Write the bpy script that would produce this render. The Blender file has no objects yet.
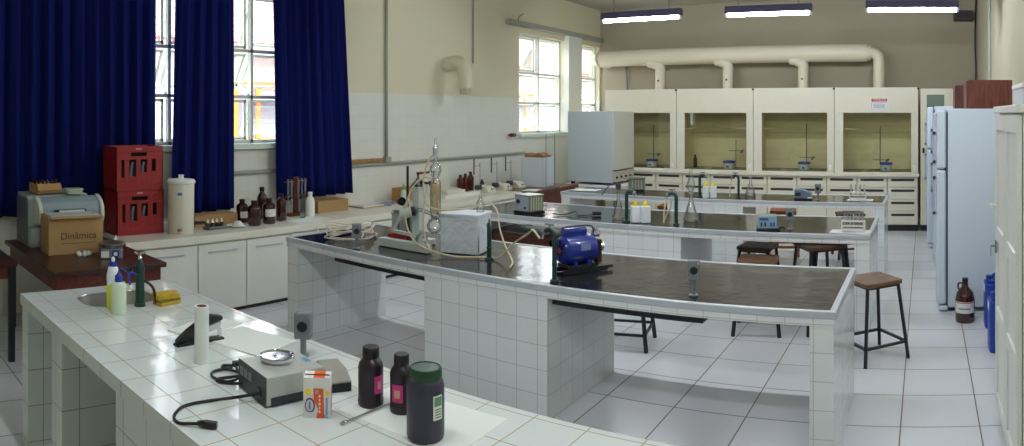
import bpy, bmesh, math, random
from mathutils import Vector, Matrix
random.seed(7)
sc = bpy.context.scene
COL = sc.collection
PI = math.pi

# ------------------------------------------------------------------ camera
EYE = 1.85                    # eye height
HX, HY, FP = 925.0, 115.0, 700.0   # aisle vanishing column, horizon row, pixels per radian of the swept panorama
cam_d = bpy.data.cameras.new('camera')
cam_d.type = 'PANO'
cam_d.panorama_type = 'CENTRAL_CYLINDRICAL'
cam_d.central_cylindrical_radius = 1.0
cam_d.central_cylindrical_range_u_min = (0 - HX) / FP
cam_d.central_cylindrical_range_u_max = (1024 - HX) / FP
cam_d.central_cylindrical_range_v_min = -(446 - HY) / FP
cam_d.central_cylindrical_range_v_max = HY / FP
cam = bpy.data.objects.new('camera', cam_d); COL.objects.link(cam)
cam.location = (0, 0, EYE); cam.rotation_euler = (PI / 2, 0, 0)
sc.camera = cam
# ------------------------------------------------------------------ colour management, sky, light levels
sc.view_settings.view_transform = 'Standard'; sc.view_settings.look = 'None'
sc.view_settings.gamma = 1.0; sc.view_settings.use_curve_mapping = False
sc.view_settings.exposure = 1.55
SKY = 2.8
TUBE = 44.0
w = bpy.data.worlds.new('sky'); sc.world = w; w.use_nodes = True
bg = w.node_tree.nodes['Background']; bg.inputs[0].default_value = (0.90, 0.95, 1.0, 1); bg.inputs[1].default_value = SKY
sc.cycles.max_bounces = 8; sc.cycles.diffuse_bounces = 5; sc.cycles.glossy_bounces = 4
sc.cycles.transparent_max_bounces = 24
sc.cycles.sample_clamp_indirect = 6.0

def at(x, y, z):  # most positions below were unprojected from image pixels, then baked as plain numbers
    """the spot at height z that stands in the direction of column x, row y"""
    d = (EYE - z) * FP / (y - HY); t = (x - HX) / FP
    return (d * math.sin(t), d * math.cos(t), z)

# ------------------------------------------------------------------ materials
def lin(c):
    return tuple((v / 12.92 if v <= .04045 else ((v + .055) / 1.055) ** 2.4) for v in c)
def rgb(r, g, b):
    return lin((r / 255, g / 255, b / 255)) + (1,)
MC = {}
def mat(name, col, rough=.5, metal=0., noise=0., nscale=8., bump=0., emit=0., spec=.5, coat=0., trans=0., sheen=0., bscale=None):
    if name in MC: return MC[name]
    m = bpy.data.materials.new(name); m.use_nodes = True; MC[name] = m
    nt = m.node_tree; N = nt.nodes; L = nt.links; p = N['Principled BSDF']
    p.inputs['Base Color'].default_value = col
    p.inputs['Roughness'].default_value = rough; p.inputs['Metallic'].default_value = metal
    p.inputs['Specular IOR Level'].default_value = spec; p.inputs['Coat Weight'].default_value = coat
    p.inputs['Transmission Weight'].default_value = trans; p.inputs['Sheen Weight'].default_value = sheen
    if emit:
        p.inputs['Emission Color'].default_value = col; p.inputs['Emission Strength'].default_value = emit
    tc = N.new('ShaderNodeTexCoord')
    if noise:
        n = N.new('ShaderNodeTexNoise'); n.inputs['Scale'].default_value = nscale; n.inputs['Detail'].default_value = 5
        L.new(tc.outputs['Object'], n.inputs['Vector'])
        mx = N.new('ShaderNodeMix'); mx.data_type = 'RGBA'
        mx.inputs[6].default_value = tuple(v * (1 - noise) for v in col[:3]) + (1,)
        mx.inputs[7].default_value = tuple(min(1, v * (1 + noise)) for v in col[:3]) + (1,)
        L.new(n.outputs['Fac'], mx.inputs[0]); L.new(mx.outputs[2], p.inputs['Base Color'])
    if bump:
        n2 = N.new('ShaderNodeTexNoise'); n2.inputs['Scale'].default_value = bscale or nscale
        L.new(tc.outputs['Object'], n2.inputs['Vector'])
        b = N.new('ShaderNodeBump'); b.inputs['Strength'].default_value = bump; b.inputs['Distance'].default_value = .02
        L.new(n2.outputs['Fac'], b.inputs['Height']); L.new(b.outputs[0], p.inputs['Normal'])
    return m

def tile_mat(name, col, grout, size, org, gw=.004, rough=.15, world=True, var=.04, wav=.1, zsplit=None, paint=None, skip=(0, 0, 0)):
    """glazed square tiles laid on the three axes, grout of width gw; above height zsplit plain paint"""
    m = bpy.data.materials.new(name); m.use_nodes = True; MC[name] = m
    nt = m.node_tree; N = nt.nodes; L = nt.links; p = N['Principled BSDF']
    def math_(op, a, b=None):
        n = N.new('ShaderNodeMath'); n.operation = op
        for i, v in enumerate((a, b)):
            if v is None: continue
            if isinstance(v, (int, float)): n.inputs[i].default_value = v
            else: L.new(v, n.inputs[i])
        return n.outputs[0]
    geo = N.new('ShaderNodeNewGeometry'); sp = N.new('ShaderNodeSeparateXYZ')
    L.new(geo.outputs['Position'], sp.inputs[0])
    sn = N.new('ShaderNodeSeparateXYZ'); L.new(geo.outputs['Normal'], sn.inputs[0])
    g = None; cells = []
    for a in range(3):
        s = size[a]
        u = math_('DIVIDE', math_('SUBTRACT', sp.outputs[a], org[a]), s)
        cells.append(math_('FLOOR', u))
        f = math_('ABSOLUTE', math_('SUBTRACT', math_('FRACT', u), .5))
        l = math_('GREATER_THAN', f, .5 - gw / 2 / s)
        l = math_('MULTIPLY', l, math_('LESS_THAN', math_('ABSOLUTE', sn.outputs[a]), .5))
        g = l if g is None else math_('MAXIMUM', g, l)
    cb = N.new('ShaderNodeCombineXYZ')
    for a in range(3): L.new(cells[a], cb.inputs[a])
    wn = N.new('ShaderNodeTexWhiteNoise'); L.new(cb.outputs[0], wn.inputs['Vector'])
    vm = N.new('ShaderNodeMix'); vm.data_type = 'RGBA'
    vm.inputs[6].default_value = tuple(v * (1 - var) for v in col[:3]) + (1,); vm.inputs[7].default_value = col
    L.new(wn.outputs['Value'], vm.inputs[0])
    gm = N.new('ShaderNodeMix'); gm.data_type = 'RGBA'; gm.inputs[7].default_value = grout
    L.new(vm.outputs[2], gm.inputs[6]); L.new(g, gm.inputs[0])
    out = gm.outputs[2]
    rg = math_('ADD', math_('MULTIPLY', g, .5), rough)
    if zsplit is not None:
        up = math_('GREATER_THAN', sp.outputs[2], zsplit)
        zm = N.new('ShaderNodeMix'); zm.data_type = 'RGBA'; zm.inputs[7].default_value = paint
        L.new(out, zm.inputs[6]); L.new(up, zm.inputs[0]); out = zm.outputs[2]
        rg = math_('ADD', rg, math_('MULTIPLY', up, .6))
    L.new(out, p.inputs['Base Color']); L.new(rg, p.inputs['Roughness'])
    nz = N.new('ShaderNodeTexNoise'); nz.inputs['Scale'].default_value = 7; L.new(geo.outputs['Position'], nz.inputs['Vector'])
    b = N.new('ShaderNodeBump'); b.inputs['Strength'].default_value = wav; b.inputs['Distance'].default_value = .02
    L.new(nz.outputs['Fac'], b.inputs['Height']); L.new(b.outputs[0], p.inputs['Normal'])
    return m

def clear_mat(name, tint=(.95, .97, .96, 1), gloss=.08, rough=.02):
    """thin clear glass: lets light through, mirrors a little more towards grazing"""
    m = bpy.data.materials.new(name); m.use_nodes = True; MC[name] = m
    nt = m.node_tree; N = nt.nodes; L = nt.links; N.remove(N['Principled BSDF'])
    t = N.new('ShaderNodeBsdfTransparent'); t.inputs[0].default_value = tint
    gl = N.new('ShaderNodeBsdfGlossy'); gl.inputs['Roughness'].default_value = rough
    lw = N.new('ShaderNodeLayerWeight'); lw.inputs[0].default_value = .35
    mm = N.new('ShaderNodeMath'); mm.operation = 'MULTIPLY_ADD'; mm.inputs[1].default_value = .6; mm.inputs[2].default_value = gloss * .5
    L.new(lw.outputs['Fresnel'], mm.inputs[0])
    mx = N.new('ShaderNodeMixShader'); L.new(mm.outputs[0], mx.inputs[0]); L.new(t.outputs[0], mx.inputs[1]); L.new(gl.outputs[0], mx.inputs[2])
    L.new(mx.outputs[0], N['Material Output'].inputs[0])
    return m

def wood_mat(name, c1, c2, rough=.35, scale=(3, 22, 22)):
    m = bpy.data.materials.new(name); m.use_nodes = True; MC[name] = m
    nt = m.node_tree; N = nt.nodes; L = nt.links; p = N['Principled BSDF']
    tc = N.new('ShaderNodeTexCoord'); mp = N.new('ShaderNodeMapping'); mp.inputs['Scale'].default_value = scale
    n = N.new('ShaderNodeTexNoise'); n.inputs['Scale'].default_value = 2; n.inputs['Detail'].default_value = 6
    L.new(tc.outputs['Object'], mp.inputs[0]); L.new(mp.outputs[0], n.inputs['Vector'])
    r = N.new('ShaderNodeValToRGB'); r.color_ramp.elements[0].position = .35; r.color_ramp.elements[1].position = .65
    r.color_ramp.elements[0].color = c1; r.color_ramp.elements[1].color = c2
    L.new(n.outputs['Fac'], r.inputs[0]); L.new(r.outputs[0], p.inputs['Base Color']); p.inputs['Roughness'].default_value = rough
    return m

BT = .15
T_BENCH = tile_mat('bench_tile', rgb(228, 232, 232), rgb(182, 180, 172), (BT, BT, BT), (-3.13, 3.62, .01), .004, .12, var=.03)
T_FRONT = tile_mat('counter_tile', rgb(218, 226, 222), rgb(158, 140, 108), (.2, .2, .2), (-3.85, 1.0, .03), .0045, .11, var=.05, wav=.12)
T_FLOOR = tile_mat('floor_tile', rgb(220, 223, 228), rgb(112, 98, 82), (.47, .47, .47), (-.145, 4.15, .1), .008, .22, var=.06, wav=.05)
T_WALL = tile_mat('wall_tile_and_paint', rgb(228, 229, 218), rgb(204, 206, 196), (.15, .15, .15), (0, 0, 1.08), .003, .25, var=.02, wav=.03, zsplit=2.13, paint=rgb(222, 217, 188))
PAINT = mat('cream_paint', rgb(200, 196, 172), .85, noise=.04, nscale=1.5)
PAINT_B = mat('shaded_cream_paint', rgb(168, 162, 142), .9, noise=.05, nscale=1.2)  # cream paint darkened in colour for the shade on the back wall
CEIL = mat('ceiling_paint', rgb(190, 188, 178), .9)
GRAN = mat('black_granite', (.022, .022, .026, 1), .13, noise=.5, nscale=60, bump=.22, bscale=6, spec=.75)
ALU = mat('grey_edging', rgb(192, 198, 204), .35, .25, noise=.06)
LAM = mat('white_laminate', rgb(222, 224, 214), .4, noise=.02)
CREAM = mat('cream_laminate', rgb(214, 211, 192), .45, noise=.02)
CREAMD = mat('hood_interior_liner', rgb(236, 224, 184), .6, noise=.05, nscale=3)
DARKSLOT = mat('dark_recess', rgb(50, 44, 40), .6)
BLACK = mat('black_plastic', rgb(22, 22, 26), .4)
BLKM = mat('black_painted_steel', rgb(26, 28, 36), .4)
BLUE = mat('blue_cloth', rgb(18, 27, 92), .95, noise=.12, nscale=30, sheen=.0, spec=.1)
WHITE = mat('white_enamel', rgb(226, 230, 236), .3)
FRIDGE = mat('fridge_enamel', rgb(206, 220, 234), .32)
WPL = mat('white_plastic', rgb(232, 232, 228), .45)
WFR = mat('window_frame_paint', rgb(214, 224, 214), .5)
CARD = mat('cardboard', rgb(172, 138, 92), .85, noise=.06, nscale=12)
RED = mat('red_plastic', rgb(150, 34, 32), .45, noise=.06)
REDW = wood_mat('red_brown_wood', rgb(74, 26, 20), rgb(108, 44, 30))
DESKW = wood_mat('dark_desk_wood', rgb(52, 24, 22), rgb(70, 34, 30), .28)
STW = wood_mat('stool_wood', rgb(92, 66, 48), rgb(124, 92, 68), .5)
STWD = wood_mat('dark_stool_wood', rgb(64, 40, 32), rgb(88, 58, 44), .5)
STWO = wood_mat('orange_wood', rgb(140, 74, 38), rgb(168, 96, 52), .5)
BOXW = wood_mat('brown_cupboard_wood', rgb(84, 36, 26), rgb(112, 54, 36), .4, (22, 22, 3))
GREEN = mat('dark_green_paint', rgb(18, 58, 52), .35)
GREEND = mat('dark_green_lid', rgb(18, 62, 36), .4)
CHROME = mat('chrome', rgb(215, 215, 218), .12, 1.)
STEEL = mat('brushed_steel', rgb(175, 176, 174), .3, .9, noise=.08)
ZINC = mat('grey_zinc', rgb(120, 128, 132), .5, .2)
AMBER = mat('amber_glass', rgb(58, 22, 12), .08, coat=.6)
AMBERR = mat('dark_red_glass', rgb(80, 14, 16), .1, coat=.5)
DJAR = mat('dark_plastic_bottle', rgb(34, 24, 34), .35)
GJAR = mat('grey_dark_jar', rgb(52, 50, 68), .38)
PINK = mat('pink_label', rgb(206, 62, 132), .6)
WLAB = mat('white_label', rgb(225, 225, 220), .6)
BLAB = mat('blue_label', rgb(60, 110, 190), .6)
GLAB = mat('green_label', rgb(96, 150, 110), .6)
RLAB = mat('red_print', rgb(190, 40, 50), .6)
PBLUE = mat('blue_plastic', rgb(24, 50, 160), .4)
DRUM = mat('jerrycan_blue', rgb(26, 62, 160), .4)
MOTOR = mat('motor_blue', rgb(24, 46, 146), .28, coat=.4)
YEL = mat('yellow_plastic', rgb(240, 214, 30), .4)
YLIQ = mat('yellow_liquid_plastic', rgb(226, 232, 60), .3)
CLIQ = mat('cloudy_plastic', rgb(206, 222, 196), .3)
MILK = mat('translucent_plastic', rgb(226, 232, 236), .35)
SPG = mat('yellow_sponge', rgb(196, 164, 50), .9, bump=.5, nscale=80)
SPG2 = mat('green_sponge_face', rgb(120, 120, 40), .95, bump=.5, nscale=120)
PAPER = mat('white_paper', rgb(226, 232, 226), .8)
FOIL = mat('wrapped_white_sheet', rgb(216, 223, 230), .45, .0, bump=.9, nscale=16, noise=.06)
RUB = mat('cream_rubber_hose', rgb(218, 206, 168), .4)
WCAB = mat('white_cable', rgb(214, 208, 190), .5)
OLIVE = mat('olive_grey_case', rgb(120, 126, 112), .5, noise=.08)
DEVB = mat('blue_grey_case', rgb(126, 160, 182), .45)
OVENM = mat('grey_oven_enamel', rgb(184, 196, 200), .45, noise=.02)
CREAMP = mat('cream_device_plastic', rgb(214, 212, 192), .45)
PRNT = mat('printer_plastic', rgb(172, 184, 180), .5)
PRNTL = mat('pale_printer_plastic', rgb(206, 212, 198), .5)
ORNG = mat('orange_print', rgb(226, 96, 40), .6)
COIL = mat('condenser_coil_amber', rgb(226, 196, 130), .2)
CONC = mat('painted_conduit', rgb(160, 160, 148), .6)
GLASS = clear_mat('clear_glass', (.96, .975, .975, 1), .42, .07)
PANE = clear_mat('window_glass', (.96, .98, .98, 1), .06)
SASHG = clear_mat('hood_sash_glass', (.95, .96, .90, 1), .05, .03)
GGLS = clear_mat('greenish_cabinet_glass', (.62, .74, .66, 1), .25, .05)
TUBEM = mat('fluorescent_tube', (.93, .97, 1, 1), .5, emit=TUBE)
LAMPH = mat('backlit_lamp_enamel', rgb(74, 70, 100), .5)  # dark tone carries the shade of the backlit housing side
EXTW = mat('neighbour_plaster', rgb(214, 196, 192), .9, noise=.06, nscale=.6)
EXTO = mat('neighbour_orange_frame', rgb(226, 130, 40), .7)
ROOFT = tile_mat('roof_tile', rgb(222, 176, 164), rgb(120, 84, 76), (.3, .3, .3), (0, 0, 0), .06, .8, var=.15, wav=.0)

# ------------------------------------------------------------------ mesh collector
class MB:
    def __init__(s): s.v = []; s.f = []; s.sm = []
    def add(s, vs, fs, smooth=False, M=None):
        b = len(s.v)
        s.v += [tuple(M @ Vector(v)) if M else tuple(v) for v in vs]
        s.f += [tuple(i + b for i in f) for f in fs]; s.sm += [smooth] * len(fs); return s
    def box(s, a, b, M=None):
        x0, y0, z0 = (min(a[i], b[i]) for i in range(3)); x1, y1, z1 = (max(a[i], b[i]) for i in range(3))
        return s.add([(x0, y0, z0), (x1, y0, z0), (x1, y1, z0), (x0, y1, z0), (x0, y0, z1), (x1, y0, z1), (x1, y1, z1), (x0, y1, z1)],
                     [(0, 3, 2, 1), (4, 5, 6, 7), (0, 1, 5, 4), (1, 2, 6, 5), (2, 3, 7, 6), (3, 0, 4, 7)], M=M)
    def cbox(s, c, d, M=None):
        return s.box([c[i] - d[i] / 2 for i in range(3)], [c[i] + d[i] / 2 for i in range(3)], M)
    def lathe(s, prof, c=(0, 0, 0), seg=20, M=None):
        vs = []; fs = []; n = len(prof)
        for k in range(seg):
            a = 2 * PI * k / seg
            for r, z in prof: vs.append((c[0] + r * math.cos(a), c[1] + r * math.sin(a), c[2] + z))
        for k in range(seg):
            k2 = (k + 1) % seg
            for i in range(n - 1): fs.append((k * n + i, k2 * n + i, k2 * n + i + 1, k * n + i + 1))
        if prof[0][0] > 1e-5: fs.append(tuple(k * n for k in range(seg))[::-1])
        if prof[-1][0] > 1e-5: fs.append(tuple(k * n + n - 1 for k in range(seg)))
        return s.add(vs, fs, True, M)
    def cyl(s, p0, p1, r0, r1=None, seg=14):
        p0 = Vector(p0); p1 = Vector(p1); d = p1 - p0
        M = Matrix.Translation(p0) @ d.to_track_quat('Z', 'Y').to_matrix().to_4x4()
        return s.lathe([(r0, 0), (r1 if r1 is not None else r0, d.length)], seg=seg, M=M)
    def bar(s, p0, p1, w, h=None):
        p0 = Vector(p0); p1 = Vector(p1); d = p1 - p0; h = h or w
        M = Matrix.Translation(p0) @ d.to_track_quat('Z', 'Y').to_matrix().to_4x4()
        return s.box((-w / 2, -h / 2, 0), (w / 2, h / 2, d.length), M)
    def arc(s, r, z0, z1, a0, a1, c=(0, 0, 0), seg=10, t=.0012):
        vs = []; fs = []
        for k in range(seg + 1):
            a = a0 + (a1 - a0) * k / seg
            for rr in (r, r + t):
                for z in (z0, z1): vs.append((c[0] + rr * math.cos(a), c[1] + rr * math.sin(a), c[2] + z))
        for k in range(seg):
            b = 4 * k; fs += [(b + 2, b + 6, b + 7, b + 3), (b, b + 1, b + 5, b + 4), (b + 1, b + 3, b + 7, b + 5), (b, b + 4, b + 6, b + 2)]
        fs += [(0, 2, 3, 1), (4 * seg, 4 * seg + 1, 4 * seg + 3, 4 * seg + 2)]
        return s.add(vs, fs, True)
    def tube(s, pts, r, seg=8, sub=5, closed=False):
        P = [Vector(p) for p in pts]; out = []; n = len(P)
        if sub > 1:
            for i in range(n - 1 if not closed else n):
                a = P[(i - 1) % n] if (i > 0 or closed) else P[0]; b = P[i]; c = P[(i + 1) % n]; d = P[(i + 2) % n] if (i + 2 < n or closed) else P[-1]
                for k in range(sub):
                    t = k / sub
                    out.append(.5 * ((2 * b) + (c - a) * t + (2 * a - 5 * b + 4 * c - d) * t * t + (3 * b - a - 3 * c + d) * t ** 3))
            if not closed: out.append(P[-1])
        else: out = P
        vs = []; fs = []; up = Vector((0, 0, 1)); m = len(out); prev = None
        for i, p in enumerate(out):
            if closed: t = out[(i + 1) % m] - out[i - 1]
            else: t = out[min(i + 1, m - 1)] - out[max(i - 1, 0)]
            if t.length < 1e-7: t = Vector((0, 0, 1))
            t.normalize()
            if prev is None: prev = t.orthogonal().normalized()
            u = (prev - t * prev.dot(t)); u = u.normalized() if u.length > 1e-5 else t.orthogonal().normalized()
            prev = u; v = t.cross(u)
            for k in range(seg):
                a = 2 * PI * k / seg; vs.append(tuple(p + (u * math.cos(a) + v * math.sin(a)) * r))
        for i in range(m if closed else m - 1):
            j = (i + 1) % m
            for k in range(seg):
                k2 = (k + 1) % seg; fs.append((i * seg + k, i * seg + k2, j * seg + k2, j * seg + k))
        if not closed: fs += [tuple(range(seg))[::-1], tuple((m - 1) * seg + k for k in range(seg))]
        return s.add(vs, fs, True)
    def prism(s, poly, z0, z1, M=None):
        n = len(poly)
        vs = [(x, y, z0) for x, y in poly] + [(x, y, z1) for x, y in poly]
        fs = [tuple(range(n))[::-1], tuple(range(n, 2 * n))] + [(i, (i + 1) % n, (i + 1) % n + n, i + n) for i in range(n)]
        return s.add(vs, fs, M=M)
    def build(s, name, m, parent=None, bev=0, sub=0, loc=None):
        me = bpy.data.meshes.new(name); me.from_pydata(s.v, [], s.f); me.update()
        for p, q in zip(me.polygons, s.sm): p.use_smooth = q
        bm = bmesh.new(); bm.from_mesh(me); bmesh.ops.recalc_face_normals(bm, faces=bm.faces)
        for e in bm.edges:
            if len(e.link_faces) == 2 and e.calc_face_angle(0) > .7: e.smooth = False
        bm.to_mesh(me); bm.free()
        me.materials.append(m)
        o = bpy.data.objects.new(name, me); COL.objects.link(o)
        if parent: o.parent = parent
        if loc is not None: o.location = loc
        if bev:
            b = o.modifiers.new('bevel', 'BEVEL'); b.width = bev; b.segments = 2; b.limit_method = 'ANGLE'
        return o
def tag(o, label, cat, group=None, kind=None):
    o['label'] = label; o['category'] = cat
    if group: o['group'] = group
    if kind: o['kind'] = kind
    return o
def thing(name, label, cat, loc=(0, 0, 0), rz=0, group=None):
    o = bpy.data.objects.new(name, None); COL.objects.link(o); o.empty_display_size = .05
    o.location = loc; o.rotation_euler = (0, 0, rz); return tag(o, label, cat, group)
def struct(name, mb, m, bev=0, parent=None):
    o = mb.build(name, m, parent, bev)
    if not parent: o['kind'] = 'structure'
    return o
def dup(root, loc, rz=0, label=None, group=None):
    r = root.copy(); COL.objects.link(r); r.location = loc; r.rotation_euler = (0, 0, rz)
    if label: r['label'] = label
    if group: r['group'] = group
    for ch in list(root.children):
        c = ch.copy(); COL.objects.link(c); c.parent = r
        for g in ch.children:
            d = g.copy(); COL.objects.link(d); d.parent = c
    return r
def text(name, body, size, m, parent, loc, rot, ext=.0008):
    cu = bpy.data.curves.new(name, 'FONT'); cu.body = body; cu.size = size; cu.extrude = ext; cu.align_x = 'CENTER'; cu.align_y = 'CENTER'
    tmp = bpy.data.objects.new(name, cu); me = bpy.data.meshes.new_from_object(tmp)
    bpy.data.objects.remove(tmp); me.materials.clear(); me.materials.append(m)
    o = bpy.data.objects.new(name, me); COL.objects.link(o); o.parent = parent; o.location = loc; o.rotation_euler = rot
    return o
def B(a, b): return MB().box(a, b)

# ------------------------------------------------------------------ the room
XW, XR, YB, YN, ZC = -6.3, .95, 12.6, -2.2, 3.95
struct('floor', B((XW - .2, YN - .2, -.1), (XR + .2, YB + .2, 0)), T_FLOOR)
struct('ceiling', B((XW - .2, YN - .2, ZC), (XR + .2, YB + .2, ZC + .15)), CEIL)
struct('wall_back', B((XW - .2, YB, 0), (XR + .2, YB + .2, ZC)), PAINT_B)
struct('wall_right', B((XR, YN, 0), (XR + .2, YB, ZC)), PAINT)
struct('wall_near', B((XW - .2, YN - .2, 0), (XR + .2, YN, ZC)), PAINT)
WA = (.3, 5.5); WB = (9.62, 11.12); WC = (11.62, 12.55); SZ, WT = 1.54, 3.2
wl = MB()
wl.box((XW - .2, YN, 0), (XW, YB, SZ)); wl.box((XW - .2, YN, WT), (XW, YB, ZC))
for a, b in ((YN, WA[0]), (WA[1], WB[0]), (WB[1], WC[0]), (WC[1], YB)): wl.box((XW - .2, a, SZ), (XW, b, WT))
struct('wall_left', wl, T_WALL)
def window(name, y0, y1, n, tilt):
    f = MB(); X0, X1 = XW - .15, XW - .09; t = .035
    f.box((X0, y0, SZ), (X1, y1, SZ + t)); f.box((X0, y0, WT - t), (X1, y1, WT))
    st = (y1 - y0) / n
    for k in range(n + 1):
        yy = min(max(y0 + k * st, y0 + t / 2), y1 - t / 2); f.box((X0, yy - t / 2, SZ), (X1, yy + t / 2, WT))
    rows = 3; rh = (WT - SZ) / rows * .98
    zs = [SZ + .51, SZ + 1.02]
    for z in zs: f.box((X0, y0, z - t / 2), (X1, y1, z + t / 2))
    o = struct(name, f, WFR)
    ed = [SZ] + zs + [WT]
    for k in range(n):
        for r in range(3):
            h = ed[r + 1] - ed[r] - .06; wd = st - .06; a = tilt[(k * 3 + r) % len(tilt)]
            M = Matrix.Translation((X0 - .01, y0 + (k + .5) * st, ed[r + 1] - .03)) @ Matrix.Rotation(a, 4, 'Y')
            s = MB(); q = .032
            s.box((-.02, -wd / 2, -h), (.0, wd / 2, -h + q), M).box((-.02, -wd / 2, -q), (.0, wd / 2, 0), M)
            s.box((-.02, -wd / 2, -h), (0, -wd / 2 + q, 0), M).box((-.02, wd / 2 - q, -h), (0, wd / 2, 0), M)
            if a:
                for sy in (-1, 1):
                    p0 = Vector((X0 + .02, y0 + (k + .5) * st + sy * wd / 2, ed[r] + .03)); p1 = M @ Vector((-.01, sy * wd / 2, -h + .02))
                    s.bar(p0, p1, .022)
            so = s.build('sash', WFR, o)
            MB().box((-.012, -wd / 2 + q, -h + q), (-.008, wd / 2 - q, -q), M).build('pane', PANE, so)
    return o
window('window_1', WA[0], WA[1], 5, [.0, .55, .0, .5, .6, .45, .0, .5, .0])
window('window_2', WB[0], WB[1], 2, [.5, .6, .0, .6, .5, .55])
window('window_3', WC[0], WC[1], 1, [.6, .5, .0])
struct('trim_1', B((XW - .02, WA[0] - .05, SZ - .06), (XW + .07, WA[1] + .05, SZ)), WFR, .005)
struct('trim_2', B((XW - .02, WB[0] - .05, SZ - .06), (XW + .07, YB, SZ)), WFR, .005)
struct('trim_3', B((XW, 11.12, SZ), (XW + .10, 11.62, WT + .1)), mat('pale_column_paint', rgb(222, 226, 220), .7))

# conduits on the walls
def pipe(name, label, pts, r, m=CONC, cat='conduit', sub=1, extra=None):
    mb = MB().tube(pts, r, 8, sub)
    if extra: mb.cbox(*extra)
    return tag(mb.build(name, m), label, cat)
pipe('conduit', 'long grey conduit running level along the tiled window wall', [(XW + .025, 3.7, 1.225), (XW + .025, 9.75, 1.225)], .022)
pipe('conduit', 'grey conduit rising from the square junction box to the ceiling', [(XW + .025, 6.48, 1.31), (XW + .025, 6.48, ZC)], .02, extra=((XW + .035, 6.48, 1.28), (.06, .10, .06)))
pipe('conduit', 'thin conduit dropping from the ceiling beside the elbow vent', [(XW + .02, 8.34, 2.62), (XW + .02, 8.34, ZC)], .013)
pipe('conduit', 'pale conduit up the right wall above the refrigerators', [(XR - .02, 10.05, 1.9), (XR - .02, 10.05, ZC)], .02, mat('pale_green_conduit', rgb(170, 184, 168), .5))
pipe('cable', 'dark cable hanging down the far right corner of the room', [(XR - .03, YB - .03, ZC), (XR - .05, YB - .03, 3.2), (XR - .035, YB - .03, 2.6), (XR - .07, YB - .03, 2.2)], .014, BLACK, 'cable', 5)
pipe('conduit', 'dark bent conduit on the back wall left of the first branch pipe', [(-5.93, YB - .03, 2.86), (-5.82, YB - .03, 2.86), (-5.72, YB - .03, 2.78), (-5.7, YB - .03, 2.3)], .016, ZINC, 'conduit', 4)
tag(MB().box((XW + .001, 5.62, 1.255), (XW + .04, 6.40, 1.30)).build('wooden_strip', wood_mat('tan_wood', rgb(150, 112, 64), rgb(176, 136, 84))), 'narrow brown wooden strip lying on the conduit right of the last curtain', 'strip')
t = thing('wall_tap', 'small wall tap with a dark red valve near the window sill', 'tap', (XW, 9.3, 1.53))
MB().cyl((0, 0, 0), (.12, 0, 0), .014).build('pipe_stub', ZINC, t)
MB().cyl((.09, -.06, 0), (.09, .06, 0), .03).build('valve', mat('dark_red_valve', rgb(96, 36, 40), .5), t)
t = thing('curtain_rail', 'grey rail fixed above the far windows', 'rail', (XW, 0, 3.34))
MB().box((.02, 9.2, -.045), (.12, 12.5, .035)).build('rail', CONC, t)
MB().tube([(.07, 9.5, .035), (.07, 9.5, .1), (.09, 9.6, .16)], .01, 6, 2).build('hook', ZINC, t)
t = thing('curtain_rail', 'steel curtain rail carrying the three blue curtains', 'rail', (XW, 0, 3.36))
MB().cyl((.13, .2, 0), (.13, 5.95, 0), .016).build('rail', CONC, t)
for yy in (.3, 3.2, 5.9): MB().box((0, yy - .015, -.02), (.13, yy + .015, .02)).build('bracket', CONC, t)

def curtain(label, yt, yb, zb, ph):
    n = 150; rows = 14; mb = MB(); vs = []; fs = []
    for r in range(rows + 1):
        q = r / rows; z = 3.33 * (1 - q) + zb * q
        for k in range(n + 1):
            s = k / n
            y = (yt[0] + (yt[1] - yt[0]) * s) * (1 - q) + (yb[0] + (yb[1] - yb[0]) * s) * q
            L = (yt[1] - yt[0])
            x = XW + .13 + (.030 + .012 * q) * math.sin(s * L / .155 * 2 * PI + ph + .5 * math.sin(s * L * 3 + ph)) + .018 * q * math.sin(s * L * 4.1 + ph * 2) + .01 * math.sin(s * L * 90 + q * 2)
            vs.append((x, y, z - (.015 * math.sin(s * L * 2.3 + ph) * q)))
    for r in range(rows):
        for k in range(n): a = r * (n + 1) + k; fs.append((a, a + 1, a + n + 2, a + n + 1))
    mb.add(vs, fs, True); o = mb.build('curtain', BLUE); so = o.modifiers.new('s', 'SOLIDIFY'); so.thickness = .004
    return tag(o, label, 'curtain')
curtain('widest dark blue curtain, hanging behind the printer and red crates', (.75, 3.17), (.75, 3.17), .93, .3)
curtain('narrow dark blue curtain behind the white water filter', (3.36, 4.08), (3.30, 4.10), .86, 1.7)
curtain('dark blue curtain beside the bare tiled wall, above the white bottle', (4.58, 5.62), (4.64, 5.76), .90, 3.)

# elbow vent on window wall
t = thing('vent_elbow', 'cream elbow vent pipe bending down from the window wall', 'vent pipe', (XW, 7.72, 2.5))
MB().tube([(0, 0, .06), (.12, 0, .08), (.26, .0, .07), (.35, 0, -.04), (.36, 0, -.28)], .105, 18, 5).build('elbow', mat('old_cream_pipe', rgb(212, 206, 176), .6), t)
MB().cyl((.36, 0, -.36), (.36, 0, -.28), .085, seg=18).build('mouth', mat('pipe_mouth', rgb(186, 182, 156), .6), t)
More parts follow.
